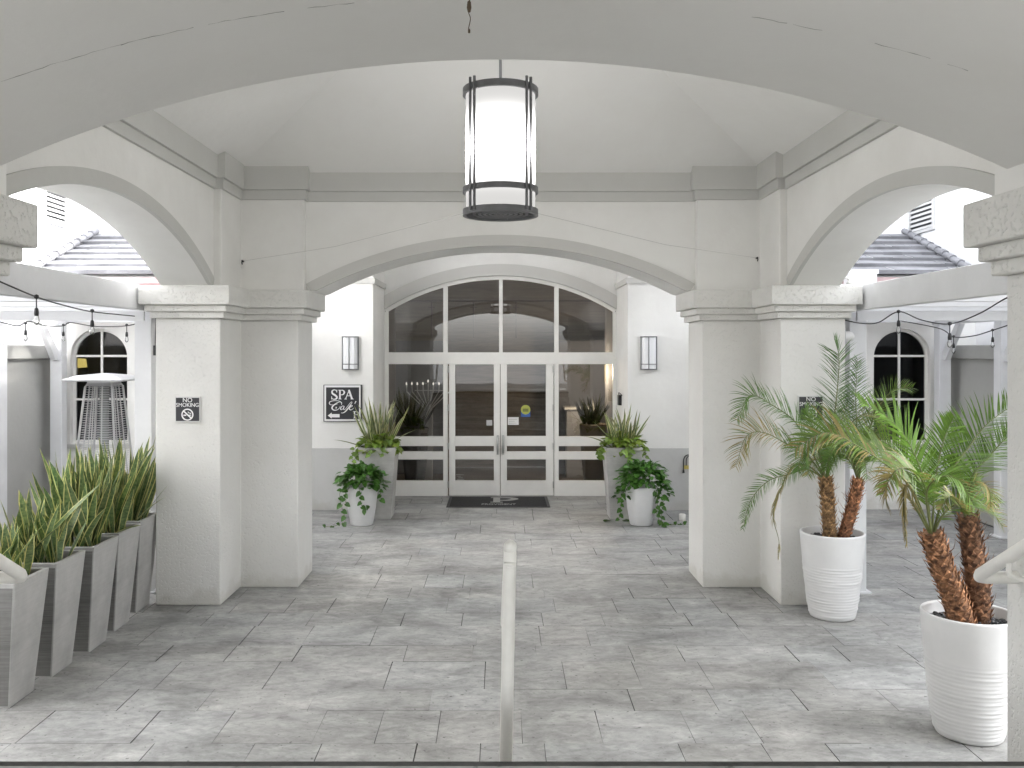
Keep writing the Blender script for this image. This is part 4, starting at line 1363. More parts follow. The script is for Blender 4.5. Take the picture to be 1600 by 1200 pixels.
rows5 = [(6.39, 'nearest'), (6.99, 'second'), (7.56, 'third'), (8.12, 'fourth'), (8.70, 'farthest')]
lab_p = ['nearest tall grey tapered planter, cut by the left frame edge', 'tall grey tapered planter second from the front in the left row',
         'tall grey tapered planter in the middle of the left row of five', 'tall grey tapered planter second from the pier in the left row',
         'tall grey tapered planter farthest back, against the left pier']
lab_s = ['low yellow edged snake plant in the nearest planter, behind the handrail end', 'snake plant in the second planter with one long leaf leaning right',
         'snake plant with tall upright leaves in the middle planter of the row', 'snake plant in the fourth planter with broad pale leaves',
         'darker snake plant in the farthest planter, touching the left pier']
ex = {0: [(.0, .0, (.55, -.1, .75), .62, .06, .2), (-.1, -.05, (.5, -.2, .6), .5, .06, .3)],
      1: [(-.15, -.1, (.55, .1, .62), .92, .075, .15), (-.1, -.15, (.45, -.1, .5), .55, .07, .3)],
      2: [(.1, -.05, (.2, -.3, .9), .6, .08, .1), (.05, -.1, (.5, -.3, .8), .55, .08, .5)],
      3: [(.05, -.1, (.75, -.25, .35), .45, .075, .3), (.0, -.1, (.1, -.2, 1), .6, .08, .1)],
      4: [(.1, -.1, (.6, -.2, .6), .5, .05, .5), (.12, 0, (.5, 0, .7), .5, .045, .2)]}
for k, (d0, _) in enumerate(rows5):
    xo = -3.50 - (.04 if k == 4 else 0) + (.03 if k == 2 else 0)
    cx, cy = xo - .165, d0 + .165
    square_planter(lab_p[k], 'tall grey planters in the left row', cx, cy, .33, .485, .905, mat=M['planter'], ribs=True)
    snake_plant(lab_s[k], cx, cy, .83, .17, (44, 54, 58, 54, 50)[k], (.22, .30, .45, .45, .45)[k], (.48, .64, .93, .93, .92)[k], 40 + k, ex[k], group='snake plants in the left row of planters', wid=(.055, .088), lean=.42)

# ------------------------------------------------------------------ leafy plants
def heart(b, p, d, up, L, col, fold=.25):
    """heart shaped leaf at p pointing along d"""
    d = d.normalized(); s = d.cross(up)
    if s.length < .05: s = d.cross(Vector((1, 0, 0)))
    s.normalize(); n = s.cross(d).normalized()
    w = L * .42
    prof = [(0, 0), (-.12, .55), (.12, 1.0), (.45, .9), (.75, .5), (1.0, 0)]
    mid = [p + d * (L * a) - n * (L * .10 * a * a) for a in (0, .12, .45, .75, 1.0)]
    for sg in (-1, 1):
        e = [p + d * (L * a) + s * (sg * w * c) + n * (w * c * fold) - n * (L * .12 * max(a, 0) ** 2) for a, c in prof]
        b.face([mid[0], e[1], e[2], mid[1]] if sg > 0 else [mid[1], e[2], e[1], mid[0]], col=col, smooth=True, uv=[(.5, 0), (.9, 0), (1, .1), (.5, .1)])
        b.face([mid[1], e[2], e[3], mid[2]] if sg > 0 else [mid[2], e[3], e[2], mid[1]], col=col, smooth=True, uv=[(.5, .1), (1, .1), (1, .5), (.5, .5)])
        b.face([mid[2], e[3], e[4], mid[3]] if sg > 0 else [mid[3], e[4], e[3], mid[2]], col=col, smooth=True, uv=[(.5, .5), (1, .5), (.8, .8), (.5, .8)])
        b.face([mid[3], e[4], mid[4]] if sg > 0 else [mid[4], e[4], mid[3]], col=col, smooth=True, uv=[(.5, .8), (.8, .8), (.5, 1)])


def mound(b, c, rx, ry, rz, n, L, rs, drop=0.0, tone=(.75, 1.25), yellow=.0):
    for i in range(n):
        a = rs.uniform(0, 2 * math.pi); e = rs.uniform(-.35, 1.35)
        rr = rs.uniform(.55, 1.0)
        q = Vector((math.cos(a) * math.cos(e), math.sin(a) * math.cos(e), math.sin(e)))
        p = Vector((c[0] + q.x * rx * rr, c[1] + q.y * ry * rr, c[2] + q.z * rz * rr - (drop if q.z < 0.1 else 0)))
        d = Vector((q.x + rs.uniform(-.5, .5), q.y + rs.uniform(-.5, .5), q.z * .4 - .35 + rs.uniform(-.4, .5)))
        t = rs.uniform(*tone); yy = rs.uniform(0, yellow)
        heart(b, p, d, Vector((rs.uniform(-.4, .4), rs.uniform(-.4, .4), 1)), rs.uniform(.7, 1.15) * L, (t * (1 + yy), t * (1 + yy * .3), t), fold=rs.uniform(.05, .4))


def trail(b, pts, L, rs, every=.07, mi=1, tone=(.7, 1.1)):
    c = spline(pts, 24)
    b.tube(c, .0035, 5, mi=mi)
    acc = 0
    sg = 1
    for i in range(1, len(c)):
        acc += (c[i] - c[i - 1]).length
        if acc > every:
            acc = 0; sg = -sg
            t = (c[i] - c[i - 1]).normalized()
            side = t.cross(Vector((0, 1, 0)))
            if side.length < .1: side = Vector((1, 0, 0))
            d = side.normalized() * sg * .8 + Vector((0, -.5, -.35)) + t * .3
            k = rs.uniform(*tone)
            heart(b, c[i], d, Vector((0, -.8, .6)), L * rs.uniform(.75, 1.1), (k, k, k))


def entry_set(s):
    rs = random.Random(70 + s)
    side = 'left' if s < 0 else 'right'
    px, py = s * 1.86, 13.74
    ht = 1.085
    square_planter('tall pale grey planter %s of the entrance doors, behind the small white pot' % side, 'tall planters beside the entrance', px, py, .40, .56, ht, mat=M['planterl'])
    extra = ([(-.1, -.1, (-.85, -.35, .35), .62, .04, .35), (.05, -.1, (.75, -.2, .55), .66, .04, .55), (0, 0, (.25, -.2, 1), .62, .04, .45)] if s < 0 else
             [(-.1, -.1, (-.75, -.3, .5), .62, .05, .75), (-.05, 0, (-.65, 0, .75), .58, .045, .15), (.05, -.05, (.08, -.1, 1), .72, .045, .02), (.1, 0, (.55, -.1, .8), .5, .035, .15)])
    snake_plant(('large fan of striped strap leaves in the left entrance planter' if s < 0 else 'sparser striped strap leaves in the right entrance planter'), px, py, ht - .05, .15, 64 if s < 0 else 44, .34, .84 if s < 0 else .66, 81 + s, extra,
                name='strap_leaf_plant', mat=M['spiky'], group='striped plants in the entrance planters', wid=(.028, .048), lean=.52)
    b = MB()
    mound(b, (px, py, ht + .02), .33, .33, .17, 290 if s < 0 else 330, .108, rs, drop=.05, yellow=.45)
    for k in range(5):
        a = rs.uniform(math.pi * 1.0, math.pi * 2.0)
        r0 = Vector((px + .27 * math.cos(a), py + .27 * math.sin(a), ht))
        trail(b, [r0, r0 + Vector((.07 * math.cos(a), .07 * math.sin(a), .0)), r0 + Vector((.10 * math.cos(a), .1 * math.sin(a), -rs.uniform(.08, .2)))], .085, rs, .05)
    if s < 0:
        r0 = Vector((px - .29, py - .26, ht + .02))
        trail(b, [r0, r0 + Vector((-.06, -.03, -.05)), r0 + Vector((-.07, -.03, -.2)), r0 + Vector((0.02, -.04, -.33))], .08, rs, .06)
    o = b.build('trailing_plant', [M['pothos'], M['stem']], loc=(px, py, ht), recalc=False)
    tag(o, 'bright green trailing foliage round the rim of the %s entrance planter' % side, 'plant', 'trailing foliage of the entrance planters')
    # small white pot in front
    cx, cy = (s * 2.03 if s < 0 else 2.06), 13.12
    pot = thing('white_pot', 'small round white pot on the paving in front of the %s entrance planter' % side, 'pot', (cx, cy, 0), 'small white pots by the entrance')
    b = MB(); b.lathe([(.001, .002), (.15, .002), (.165, .02), (.205, .25), (.23, .50), (.235, .56), (.225, .575), (.21, .56), (.205, .50), (.001, .49)], (cx, cy, 0), 40)
    b.build('pot_body', M['potw'], pot)
    b = MB(); b.lathe([(.001, .505), (.206, .50)], (cx, cy, 0), 24); b.build('soil', M['soil'], pot)
    b = MB()
    if s < 0:
        mound(b, (cx - .0, cy, .63), .37, .33, .25, 380, .10, rs, tone=(.6, 1.35))
    else:
        mound(b, (cx + .03, cy, .66), .38, .33, .28, 480, .09, rs, tone=(.6, 1.5))
        mound(b, (cx + .30, cy - .05, .42), .14, .2, .24, 70, .085, rs, tone=(.6, 1.3))
        mound(b, (cx - .28, cy - .05, .42), .11, .2, .2, 45, .085, rs, tone=(.6, 1.3))
    fp = Vector((cx, cy - .23, .58))
    if s < 0:
        trail(b, [fp, fp + Vector((.02, -.04, -.1)), fp + Vector((.03, .0, -.25)), fp + Vector((.06, .01, -.33)), fp + Vector((.14, .0, -.3))], .085, rs, .06)
        f2 = Vector((cx - .22, cy - .1, .58))
        trail(b, [f2, f2 + Vector((-.08, -.03, -.1)), f2 + Vector((-.05, -.02, -.32)), f2 + Vector((.0, -.03, -.5)), f2 + Vector((-.12, -.1, -.555)), f2 + Vector((-.27, -.14, -.565))], .09, rs, .07)
        f2 = Vector((cx - .15, cy - .18, .58))
        trail(b, [f2, f2 + Vector((-.06, -.05, -.12)), f2 + Vector((-.04, -.02, -.28))], .08, rs, .06)
        f2 = Vector((cx + .2, cy - .1, .6))
        trail(b, [f2, f2 + Vector((.08, -.05, -.06)), f2 + Vector((.1, -.05, -.22))], .09, rs, .06)
    else:
        f2 = Vector((cx + .2, cy - .1, .56))
        trail(b, [f2, f2 + Vector((.1, -.03, -.15)), f2 + Vector((.08, 0, -.4)), f2 + Vector((.12, .05, -.545)), f2 + Vector((.3, .08, -.55)), f2 + Vector((.46, .1, -.55))], .09, rs, .055)
        f2 = Vector((cx + .15, cy - .15, .56))
        trail(b, [f2, f2 + Vector((.06, -.05, -.15)), f2 + Vector((.04, -.03, -.35)), f2 + Vector((.12, -.06, -.53))], .08, rs, .055)
        f2 = Vector((cx - .2, cy - .1, .56))
        trail(b, [f2, f2 + Vector((-.1, -.05, -.1)), f2 + Vector((-.12, -.03, -.35)), f2 + Vector((-.16, -.05, -.48))], .08, rs, .06)
    o = b.build('trailing_vine', [M['vine'], M['stem']], loc=(cx, cy, .57), recalc=False)
    tag(o, ('deep green vine with one tendril reaching the floor at left, in the left white pot' if s < 0 else 'full deep green vine spilling over the right white pot'), 'plant', 'vines in the small white pots')
entry_set(-1)
entry_set(1)

# ------------------------------------------------------------------ palms
def palm_pot(label, cx, cy):
    t = thing('ribbed_pot', label, 'pot', (cx, cy, 0), 'large white ribbed pots of the palms')
    rs = random.Random(int(cy * 10))
    ph = [rs.uniform(0, 6.28) for _ in range(40)]; am = [rs.uniform(.5, 1.3) for _ in range(40)]
    prof = []
    K = 110
    for i in range(K + 1):
        z = .80 * i / K
        r = .20 + .098 * (z / .80) ** .62 if z > .0 else .19
        prof.append((r, z))
    def wob(a, z, k):
        if z > .53 or z < .03: return 0
        m = int(z / .027) % 40
        f = (z / .027) % 1
        fade = min(1, (.53 - z) / .03)
        return fade * (.0062 * math.sin(math.pi * f) * (am[m] * (.75 + .35 * math.sin(3 * a + ph[m]))) - .002)
    prof2 = [(.001, 0.002), (.19, .002)] + prof + [(.294, .812), (.282, .812), (.276, .80), (.275, .70), (.001, .69)]
    b = MB(); b.lathe(prof2, (cx, cy, 0), 88, wob=lambda a, z, k: wob(a, z, k) if 2 <= k < K + 3 else 0)
    b.build('pot_body', M['potw'], t)
    b = MB(); b.lathe([(.001, .735), (.279, .73)], (cx, cy, 0), 32)
    for i in range(240):
        a = rs.uniform(0, 6.28); r = .27 * math.sqrt(rs.random()); s = rs.uniform(.012, .024)
        c = (cx + r * math.cos(a), cy + r * math.sin(a), .735)
        b.lathe([(.001, -s * .3), (s, 0), (s * .7, s * .55), (.001, s * .7)], c, 7)
    b.build('pebbles', M['pebble'], t)
palm_pot('white ribbed pot at the lower right, partly behind the near column', 3.116, 5.96)
palm_pot('white ribbed pot against the right pier below the NO SMOKING sign', 3.185, 8.60)


def frond(pts, parent, rs, n=44, L=.24, col=(1, 1, 1), droop=.35, dry=0.0, w=.013, fold=.6):
    c = spline(pts, n)
    b = MB()
    b.tube(c, [.0085 * (1 - .8 * i / (n - 1)) for i in range(n)], 5, mi=1, col=(1, 1, 1))
    for i in range(3, n):
        t = i / (n - 1)
        tan = (c[i] - c[i - 1]).normalized()
        side = tan.cross(Vector((0, 0, 1)))
        if side.length < .15: side = tan.cross(Vector((0, 1, 0)))
        side.normalize()
        up = side.cross(tan).normalized()
        roll = R(46) * abs(side.y)         # blades of a frond seen from its side stand partly up and partly down
        if side.y < 0: side = -side
        if up.z < 0: up = -up
        side, up = side * math.cos(roll) + up * math.sin(roll), up * math.cos(roll) - side * math.sin(roll)
        ll = L * 1.2 * (math.sin(math.pi * min(1, .16 + .80 * t)) ** .6) * rs.uniform(.8, 1.12)
        if t < .17: continue
        if t < .26: ll *= .5
        for sg in (-1, 1):
            for sub in (0, 1):
                if sub and rs.random() < .35: continue
                base = c[i] - (c[i] - c[i - 1]) * (.5 * sub)
                d = (tan * rs.uniform(.55, .85) + side * sg * (1 - .35 * t) * (1 if fold > .4 else .3) + up * rs.uniform(.0, fold * .6)).normalized()
                k = rs.uniform(.75, 1.25)
                cc = (col[0] * k, col[1] * k, col[2] * k)
                if dry and rs.random() < dry * (.3 + t): cc = (k * 2.4, k * 1.25, k * 1.6)
                pr, uvs = [], []
                p = base.copy()
                wv = d.cross(up).normalized() * .5 + up * .35
                for q in range(5):
                    tt = q / 4
                    ww = w * .9 * (.55 if q == 0 else 1.0) * (1 - tt ** 2.2) + .0008
                    pr.append([p - wv * ww * .5, p + wv * ww * .5]); uvs.append([(.2, tt), (.8, tt)])
                    p = p + d * (ll / 4)
                    d = (d + Vector((0, 0, -droop * (.25 + tt) * .45)) + Vector((rs.uniform(-.04, .04), rs.uniform(-.04, .04), 0))).normalized()
                b.grid(pr, col=cc, uvs=uvs, smooth=True)
    return b.build('frond', [M['palm'], M['stem']], parent, recalc=False)


def trunk(pts, r0, r1, parent, rs, tint):
    c = spline(pts, 26)
    b = MB()
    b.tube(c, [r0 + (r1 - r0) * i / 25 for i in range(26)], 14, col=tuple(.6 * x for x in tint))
    tot = sum((c[i] - c[i - 1]).length for i in range(1, 26))
    rowsn = int(tot / .026)
    for k in range(rowsn):
        t = (k + .5) / rowsn * 25
        i = min(int(t), 24); p = c[i].lerp(c[i + 1], t - i); tan = (c[i + 1] - c[i]).normalized()
        s = tan.cross(Vector((0, 1, 0))).normalized(); u = s.cross(tan).normalized()
        r = r0 + (r1 - r0) * t / 25
        m = 9
        for j in range(m):
            a = 2 * math.pi * (j + .5 * (k % 2)) / m + rs.uniform(-.12, .12)
            o = s * math.cos(a) + u * math.sin(a)
            w_ = tan.cross(o)
            hw = r * .36 * rs.uniform(.8, 1.15); hl = rs.uniform(.03, .05); out = rs.uniform(.012, .03)
            base = p + o * (r * .96)
            tip = base + tan * hl + o * out
            g_ = rs.uniform(.55, 1.7)
            cc = tuple(x * g_ for x in tint)
            mid = base + tan * hl * .45 + o * out * .75
            A, B = base - w_ * hw, base + w_ * hw
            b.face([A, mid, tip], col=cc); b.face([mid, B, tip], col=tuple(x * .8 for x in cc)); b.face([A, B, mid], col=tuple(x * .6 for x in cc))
    # wispy fibres
    for k in range(26):
        t = rs.uniform(.2, 1) * 24; i = int(t)
        a = rs.uniform(0, 6.28); o = Vector((math.cos(a), math.sin(a), 0)); r = r0 + (r1 - r0) * t / 25
        q = c[i] + o * r
        b.tube(spline([q, q + o * .03 + Vector((0, 0, .025)), q + o * rs.uniform(.035, .075) + Vector((0, 0, rs.uniform(.03, .09)))], 5), [.004, .003, .002, .0015, .0008], 4, col=tuple(x * .8 for x in tint))
    return b.build('trunk', M['bark'], parent, recalc=False)


def palm(label, foot, trunk_px, D, r0, r1, fronds, seed, tint, L, w):
    rs = random.Random(seed)
    t = thing('potted_palm', label, 'palm', tuple(foot), 'young palms in the ribbed pots')
    tp = [Vector(foot)] + [P(a, c, D + dd) for a, c, dd in trunk_px]
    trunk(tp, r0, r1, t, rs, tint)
    top = tp[-1]
    for f in fronds:
        kw = dict(f[1]) if len(f) > 1 else {}
        pts = [top - Vector((0, 0, .03))] + [P(a, c, D + dd) for a, c, dd in f[0]]
        kw.setdefault('L', L); kw.setdefault('w', w)
        if w > .0145: kw.setdefault('n', 33)
        frond(pts, t, rs, **kw)
    for k in range(1 if w > .0145 else 2):              # short inner and hanging fronds filling the crown
        a = rs.uniform(0, 2 * math.pi); o = Vector((math.cos(a), math.sin(a) * .7, 0)); g = rs.uniform(.6, 1.0)
        z0 = Vector((0, 0, 1))
        pts = [top - z0 * .03, top + o * .10 * g + z0 * .16 * g, top + o * .26 * g + z0 * .26 * g, top + o * .42 * g + z0 * .22 * g, top + o * .54 * g + z0 * .06 * g]
        c = rs.uniform(.85, 1.35)
        frond(pts, t, rs, n=34, L=L * .75, w=w, col=(c * 1.1, c * 1.15, c * .8), droop=.6, dry=rs.choice((0, .1, .35)))
    return t


G1 = dict(col=(1.0, 1.15, .8)); BR = dict(col=(1.2, 1.45, .75)); DRY = dict(dry=.75); DEAD = dict(col=(2.2, 1.15, 1.6), droop=1.2, L=.10, fold=.3)
DN = 5.97
palm('nearest palm with a leaning brown trunk and bright green fronds, in the lower right pot', (3.07, 5.94, .70), [(1490, 930, 0), (1470, 880, 0), (1456, 832, 0)], DN, .080, .068, [
    ([(1428, 770, -.05), (1396, 735, -.12), (1340, 697, -.2), (1290, 676, -.25), (1244, 700, -.28)], dict(col=(1.15, 1.2, .8), dry=.3, droop=.75, L=.27, n=46)),
    ([(1446, 760, .02), (1424, 700, .05), (1395, 660, .05), (1345, 628, .0)], BR),
    ([(1462, 750, .05), (1474, 690, .12), (1490, 652, .2)], dict(col=(1.2, 1.4, .75), L=.16)),
    ([(1485, 742, .05), (1513, 700, .1), (1543, 662, .15), (1590, 628, .2)], G1),
    ([(1448, 770, -.2), (1470, 745, -.35), (1500, 752, -.45), (1522, 790, -.5)], dict(col=(1.2, 1.35, .9), L=.19, droop=.9)),
    ([(1446, 765, -.15), (1428, 735, -.3), (1400, 735, -.4), (1380, 770, -.45)], dict(col=(1.3, 1.4, .7), dry=.5, L=.18, droop=.8)),
    ([(1444, 770, .1), (1415, 720, .2), (1380, 690, .25), (1350, 690, .25)], dict(col=(1.2, 1.3, .8), L=.2)),
    ([(1435, 790, -.05), (1418, 760, -.1), (1412, 790, -.12), (1416, 850, -.12)], dict(DEAD, n=26)),
    ([(1425, 785, .05), (1392, 745, .05), (1383, 772, .05), (1390, 800, .05)], dict(DEAD, n=24)),
], 3, (1.3, 1.08, .98), .25, .021)
palm('dark shaggy palm trunk with sparse fronds, beside the nearest palm in the same pot', (3.19, 6.02, .70), [(1528, 930, .05), (1522, 870, .05), (1511, 805, .05)], DN, .082, .062, [
    ([(1518, 748, .05), (1546, 713, .08), (1574, 683, .1), (1600, 668, .1)], dict(col=(1.0, 1.15, .8), L=.17)),
    ([(1515, 765, -.1), (1528, 752, -.15), (1545, 765, -.2), (1548, 792, -.22)], dict(dry=.8, L=.12, n=26, droop=.8)),
    ([(1508, 770, .15), (1500, 735, .25), (1490, 715, .35)], dict(col=(1.1, 1.2, .8), L=.15, n=26)),
    ([(1500, 790, -.1), (1484, 775, -.2), (1470, 795, -.25)], dict(col=(1.4, 1.2, .9), dry=.4, L=.12, n=24)),
], 8, (.92, .80, .80), .22, .019)
DP = 8.6
palm('upright straight trunked palm before the right pier, in the farther pot', (X(1296, 8.6), 8.58, .70), [(1295, 810, 0), (1293, 775, 0), (1290, 745, 0)], DP, .062, .056, [
    ([(1301, 672, .0), (1308, 612, .0), (1311, 560, .0), (1304, 530, -.02)], dict(col=(.75, .95, .95), L=.24)),
    ([(1268, 706, -.1), (1243, 660, -.15), (1205, 632, -.2), (1172, 618, -.22), (1152, 655, -.22)], dict(col=(.85, 1.05, .85), droop=.6)),
    ([(1262, 712, -.2), (1230, 694, -.3), (1194, 676, -.35), (1166, 682, -.38), (1150, 728, -.4)], dict(dry=.7, droop=.6)),
    ([(1262, 734, -.1), (1230, 742, -.15), (1200, 752, -.2), (1173, 782, -.22), (1161, 825, -.22)], dict(col=(.9, 1.05, .9), L=.13)),
    ([(1262, 728, -.15), (1238, 730, -.2), (1218, 769, -.22), (1208, 805, -.22), (1217, 845, -.22), (1216, 872, -.22)], dict(DEAD, L=.08, w=.01)),
    ([(1309, 705, -.1), (1333, 658, -.15), (1362, 647, -.2), (1384, 672, -.22)], dict(col=(1.3, 1.2, .8), dry=.25)),
    ([(1283, 715, -.3), (1270, 698, -.45), (1255, 705, -.5), (1247, 735, -.52)], dict(col=(.9, 1.1, .9), L=.2, droop=.8)),
    ([(1300, 700, .05), (1316, 655, .1), (1330, 615, .1)], dict(col=(.75, .95, .85), L=.2)),
    ([(1280, 705, -.3), (1288, 680, -.5), (1310, 672, -.6), (1335, 690, -.65)], dict(col=(1.3, 1.25, .8), L=.22, droop=.7, dry=.2)),
    ([(1278, 700, .02), (1268, 660, .05), (1258, 640, .05)], dict(col=(.95, 1.15, .8), L=.2)),
], 21, (1.15, 1.15, .95), .25, .013)
palm('slim leaning palm right of the straight palm, in the farther pot', (X(1316, 8.6), 8.62, .70), [(1330, 800, 0), (1337, 770, 0), (1341, 748, 0)], DP, .058, .048, [
    ([(1340, 690, .05), (1337, 625, .08), (1340, 562, .1)], dict(col=(.75, .9, .95), L=.2)),
    ([(1352, 690, 0), (1372, 640, 0), (1395, 610, -.05), (1425, 606, -.08)], dict(col=(1.3, 1.4, .8), L=.2, dry=.12)),
    ([(1330, 715, -.15), (1316, 695, -.25), (1300, 705, -.3), (1290, 735, -.3)], dict(col=(.95, 1.1, .85), L=.2, droop=.8)),
    ([(1350, 715, -.1), (1364, 680, -.2), (1382, 690, -.25), (1390, 725, -.28)], dict(dry=.5, L=.18, droop=.9)),
    ([(1344, 705, .1), (1360, 665, .2), (1380, 645, .25)], dict(col=(1.0, 1.15, .8), L=.2)),
    ([(1338, 715, -.2), (1340, 690, -.35), (1352, 690, -.42), (1360, 718, -.45)], dict(col=(1.0, 1.1, .9), L=.17, droop=.8, n=28)),
], 33, (1.35, 1.05, .95), .22, .013)

# ------------------------------------------------------------------ patio heater
hx, hy = X(163, 11.4), 11.4
ph = thing('patio_heater', 'pyramid patio heater with a square hood and slatted sides behind the snake plants', 'patio heater', (hx, hy, 0))
def sqr(r, z): return [(hx - r, hy - r, z), (hx + r, hy - r, z), (hx + r, hy + r, z), (hx - r, hy + r, z)]
b = MB(); b.grid([sqr(.30, .01), sqr(.30, .06), sqr(.28, .72), sqr(.28, .74)], closed=True, smooth=False); b.face(sqr(.28, .74)); b.build('base', M['heater'], ph, bevel=.01)
za, zb, ra, rb = .74, 2.10, .285, .165
for k in range(4):
    c0 = Vector(sqr(ra, za)[k]); c1 = Vector(sqr(rb, zb)[k])
    b = MB(); b.tube([c0, c1], .016, 4, smooth=False); b.build('corner_bar', M['heater'], ph)
b = MB(); b.tube([(hx, hy, za), (hx, hy, zb)], .055, 16); b.build('burner_tube', plain('heater_glass_tube', (.25, .26, .26), rough=.15), ph)
for k in range(4):
    b = MB()
    n = 46
    for i in range(n):
        t = (i + .5) / n
        r = ra + (rb - ra) * t; z = za + (zb - za) * t
        q = sqr(r - .004, z); a, c = Vector(q[k]), Vector(q[(k + 1) % 4])
        b.tube([a.lerp(c, .06), a.lerp(c, .94)], .0028, 4, smooth=False)
    for f in (.36, .64):
        q0, q1 = sqr(ra, za), sqr(rb, zb)
        b.tube([Vector(q0[k]).lerp(Vector(q0[(k + 1) % 4]), f), Vector(q1[k]).lerp(Vector(q1[(k + 1) % 4]), f)], .008, 4, smooth=False)
    b.build('guard', M['heater'], ph)
b = MB(); b.grid([sqr(.17, 2.10), sqr(.15, 2.14), sqr(.15, 2.17)], closed=True, smooth=False); b.build('burner_head', M['heater'], ph)
b = MB(); b.grid([sqr(.365, 2.165), sqr(.37, 2.185), sqr(.25, 2.235), sqr(.02, 2.262)], closed=True, smooth=False); b.face(sqr(.365, 2.165)); b.build('hood', M['heater'], ph)

# ------------------------------------------------------------------ small fittings
t = thing('security_camera', 'small white dome camera on the outer side of the right pier', 'camera', (3.46, 9.1, 2.66))
b = MB(); b.box(3.451, 3.475, 9.02, 9.14, 2.60, 2.79); b.build('bracket', plain('grey_bracket', (.35, .35, .36)), t)
b = MB(); b.lathe([(.055, 0), (.055, .05), (.045, .085), (.02, .105), (.001, .11)], (0, 0, 0), 20)
b.v = [(3.475 + z, 9.08 + x, 2.69 + yy) for x, yy, z in b.v]
b.build('dome', M['potw'], t)
t = thing('floodlight', 'small grey floodlight on top of the right pier capital', 'floodlight', (3.42, 8.95, 3.196))
b = MB(); b.tube(spline([(3.40, 8.95, 3.197), (3.40, 8.95, 3.25), (3.43, 8.95, 3.275), (3.47, 8.95, 3.27), (3.485, 8.95, 3.24)], 14), .011, 8); b.build('arm', M['steel'], t)
b = MB(); b.lathe([(.03, 3.197), (.03, 3.205), (.001, 3.21)], (3.40, 8.95, 0), 14); b.lathe([(.012, 3.25), (.03, 3.235), (.034, 3.21), (.001, 3.212)], (3.487, 8.95, 0), 14); b.build('lamp_head', M['steel'], t)
t = thing('entry_buzzer', 'small black entry box on the right recess wall beside the glazing', 'buzzer', (2.02, 15.0, 1.75))
b = MB(); b.box(1.975, 2.0285, 14.98, 15.14, 1.63, 1.80); b.build('box', M['black'], t, bevel=.006)
b = MB(); b.tube(spline([(1.99, 15.06, 1.80), (1.985, 15.04, 1.84), (2.0, 14.98, 1.83), (2.02, 14.9, 1.80)], 10), .007, 6); b.build('cable', M['black'], t)
t = thing('cable_coil', 'black cable coil with a yellow tag hanging on the lower right wall', 'cable', (2.98, 14.28, .85))
cx = X(1074, 14.25)
b = MB(); b.tube(spline([(cx - .06, 14.25, .64), (cx - .06, 14.25, .8), (cx - .03, 14.25, .87), (cx + .03, 14.26, .88), (cx + .05, 14.25, .8), (cx + .03, 14.25, .7)], 26), .009, 6)
b.tube(spline([(cx - .02, 14.24, .72), (cx - .015, 14.24, .83), (cx + .03, 14.25, .86), (cx + .04, 14.24, .72)], 16), .008, 6)
b.tube([(cx - .06, 14.25, .65), (cx - .062, 14.25, .60)], [.012, .02], 8)
b.build('cable', M['black'], t)
b = MB(); b.box(cx - .05, cx + .03, 14.262, 14.266, .66, .72); b.build('tag', M['hose'], t)
t = thing('lamp_stub', 'small cream cylinder lying on the paving by the right wall', 'cylinder', (X(1066, 13.4), 13.4, 0))
b = MB(); b.lathe([(.001, .002), (.05, .002), (.05, .10), (.04, .106), (.001, .107)], (X(1066, 13.4), 13.4, 0), 20); b.build('cup', M['rail'], t)
rs = random.Random(9)
for i, (px, py, D) in enumerate(((945, 815, 13.3), (975, 812, 13.35))):
    p = P(px, py, D); p.z = .004
    b = MB()
    heart(b, p, Vector((1, .4 - i, .15)), Vector((0, 0, 1)), .12, (.6, .5, .5), fold=.5)
    tag(b.build('fallen_leaf', M['vine'], loc=tuple(p), recalc=False), ('curled dark fallen leaf on the paving left of the right planter' if i == 0 else 'fallen leaf at the foot of the right entrance planter'), 'leaf')
t = thing('cable_clip', 'small black cable box on the outer edge of the left pier', 'box', (-3.47, 9.0, 2.56))
b = MB(); b.box(-3.475, -3.4505, 8.965, 9.03, 2.50, 2.60); b.tube([(-3.465, 8.99, 2.60), (-3.46, 9.0, 2.9)], .005, 6); b.build('box', M['black'], t)

# ------------------------------------------------------------------ lobby things behind the glass
D = 17.0
mc = thing('candelabrum', 'white nine branched candelabrum standing inside the left glass panel', 'candelabrum', (X(669, D), D, 0))
b = MB(); hub = P(669, 640, D)
b.prism([(hub.x - .085, D - .06), (hub.x + .085, D - .06), (hub.x + .085, D + .06), (hub.x - .085, D + .06)], 0.0, hub.z - .02)
b.prism([(hub.x - .085, D - .06), (hub.x + .085, D - .06), (hub.x + .085, D + .06), (hub.x - .085, D + .06)], hub.z - .02, hub.z + .1, top=[(hub.x - .04, D - .05), (hub.x + .04, D - .05), (hub.x + .04, D + .05), (hub.x - .04, D + .05)])
b.build('stand', M['lamp_off'], mc)
for k, px in enumerate((635, 643.5, 652, 661, 669, 677, 686, 694.5, 703)):
    ty = 598 if k == 4 else 602
    e = P(px, ty, D); m = P(px + (669 - px) * .02, 612, D); s0 = P(669 + (px - 669) * .14, 634 - abs(4 - k) * -1.2, D)
    b = MB(); b.tube([s0, m, e], .011, 6); b.build('branch', M['lamp_off'], mc)
    b = MB(); b.lathe([(.003, 0), (.015, .02), (.012, .045), (.002, .065)], tuple(e), 8); b.build('bulb', M['tip'], mc)
b = MB(); b.tube([P(648, 610, D), P(692, 610, D)], .008, 6); b.build('crossbar', M['lamp_off'], mc)
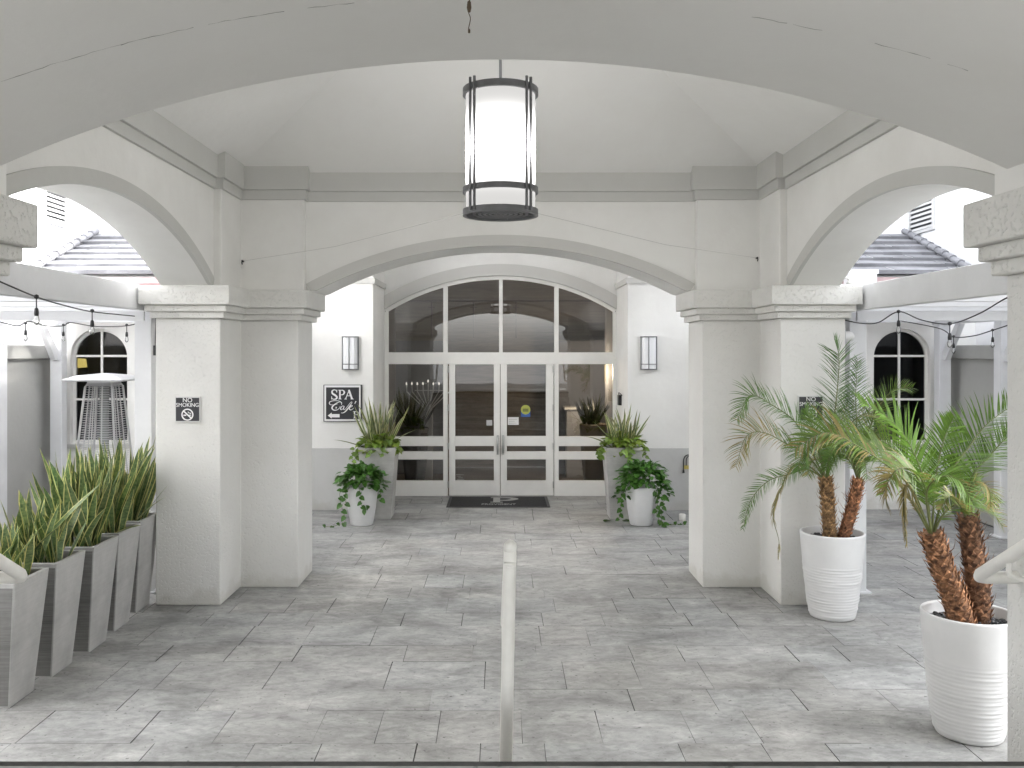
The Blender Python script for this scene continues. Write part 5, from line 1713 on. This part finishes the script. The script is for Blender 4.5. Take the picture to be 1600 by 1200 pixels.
for s, px, D, lab in ((-1, 648, 16.6, 'dark spiky plant in a black pot behind the left glass panel'), (1, 917, 16.7, 'dark spiky plant in a tan pot behind the right glass panel')):
    cx = X(px, D)
    zt = Z(668 if s < 0 else 662, D)
    t = thing('lobby_pot', ('black round floor pot inside the left glass panel' if s < 0 else 'tall tan floor pot inside the right glass panel'), 'pot', (cx, D, 0), 'floor pots in the lobby')
    b = MB(); b.lathe([(.001, .005), (.16, .005), (.22, .5), (.26, zt - .02), (.25, zt), (.22, zt - .03), (.001, zt - .05)], (cx + (.12 if s > 0 else 0), D, 0), 32); b.build('pot_body', M['tan'] if s > 0 else M['black'], t)
    snake_plant(lab, cx + (.06 if s > 0 else 0), D, zt - .06, .14, 48, .35, .72, 90 + s, name='strap_leaf_plant', mat=M['indark'], group='dark plants in the lobby', wid=(.03, .05), lean=.7)
D = 17.2
wl = thing('lobby_wall_lamp', 'slim lit yellow wall lamp inside the right glass panel', 'wall lamp', (X(948, D), D, 1.9))
b = MB(); b.lathe([(.001, 1.93), (.04, 1.94), (.045, 2.27), (.001, 2.28)], (X(948, D), D, 0), 16); b.build('lamp_shade', M['warm'], wl)
b = MB(); b.tube([(X(948, D), D + .2, 1.9), (X(948, D), D, 1.9), (X(948, D), D, 1.94)], .015, 8); b.build('arm', M['dark'], wl)
L = bpy.data.lights.new('lobby_lamp_glow', 'POINT'); L.energy = 14; L.color = (1.0, .80, .55); L.shadow_soft_size = .15
lo = bpy.data.objects.new('lobby_lamp_glow', L); COL.objects.link(lo); lo.parent = wl; lo.location = (-.35, -.25, .25)
t = thing('lobby_desk', 'white lobby desk seen through the right glass panel', 'desk', (1.5, 18.2, 0))
b = MB(); b.box(1.32, 1.78, 17.9, 18.4, 0, 1.36); b.build('desk_front', plain('grey_white_desk', (.42, .43, .47)), t, bevel=.01)
b = MB(); b.box(1.28, 1.82, 17.86, 18.44, 1.362, 1.41); b.build('desk_top', M['lamp_off'], t, bevel=.006)
t = thing('ceiling_rail', 'dark horizontal lobby rail with thin hangers behind the upper panes', 'rail', (0, 18.6, 3.5))
b = MB(); b.tube([(-2.6, 18.6, Z(470, 18.6)), (2.6, 18.6, Z(470, 18.6))], .022, 8); b.build('rail', M['darkwood'], t)
for px in (674.5, 740, 806.5):
    b = MB(); x = X(px, 18.55); b.tube([(x, 18.55, Z(528, 18.55)), (x, 18.55, Z(471, 18.55))], .016, 6); b.tube([(x - .07, 18.55, Z(480, 18.55)), (x + .07, 18.55, Z(480, 18.55))], .011, 6); b.build('hanger', M['darkwood'], t)
D = 15.9
t = thing('table_lamp', 'yellow lit lamp glowing inside the left arched window', 'lamp', (X(124, D), D, 2.0))
b = MB(); b.lathe([(.001, 2.24), (.15, 2.25), (.13, 2.40), (.001, 2.41)], (X(122, D), D, 0), 20); b.build('lamp_shade', emit('yellow_lamp', (1.0, .78, .22), 0.16)[0], t)
b = MB(); b.tube([(X(122, D), D, 0), (X(122, D), D, 2.25)], .02, 8); b.build('lamp_stand', M['dark'], t)
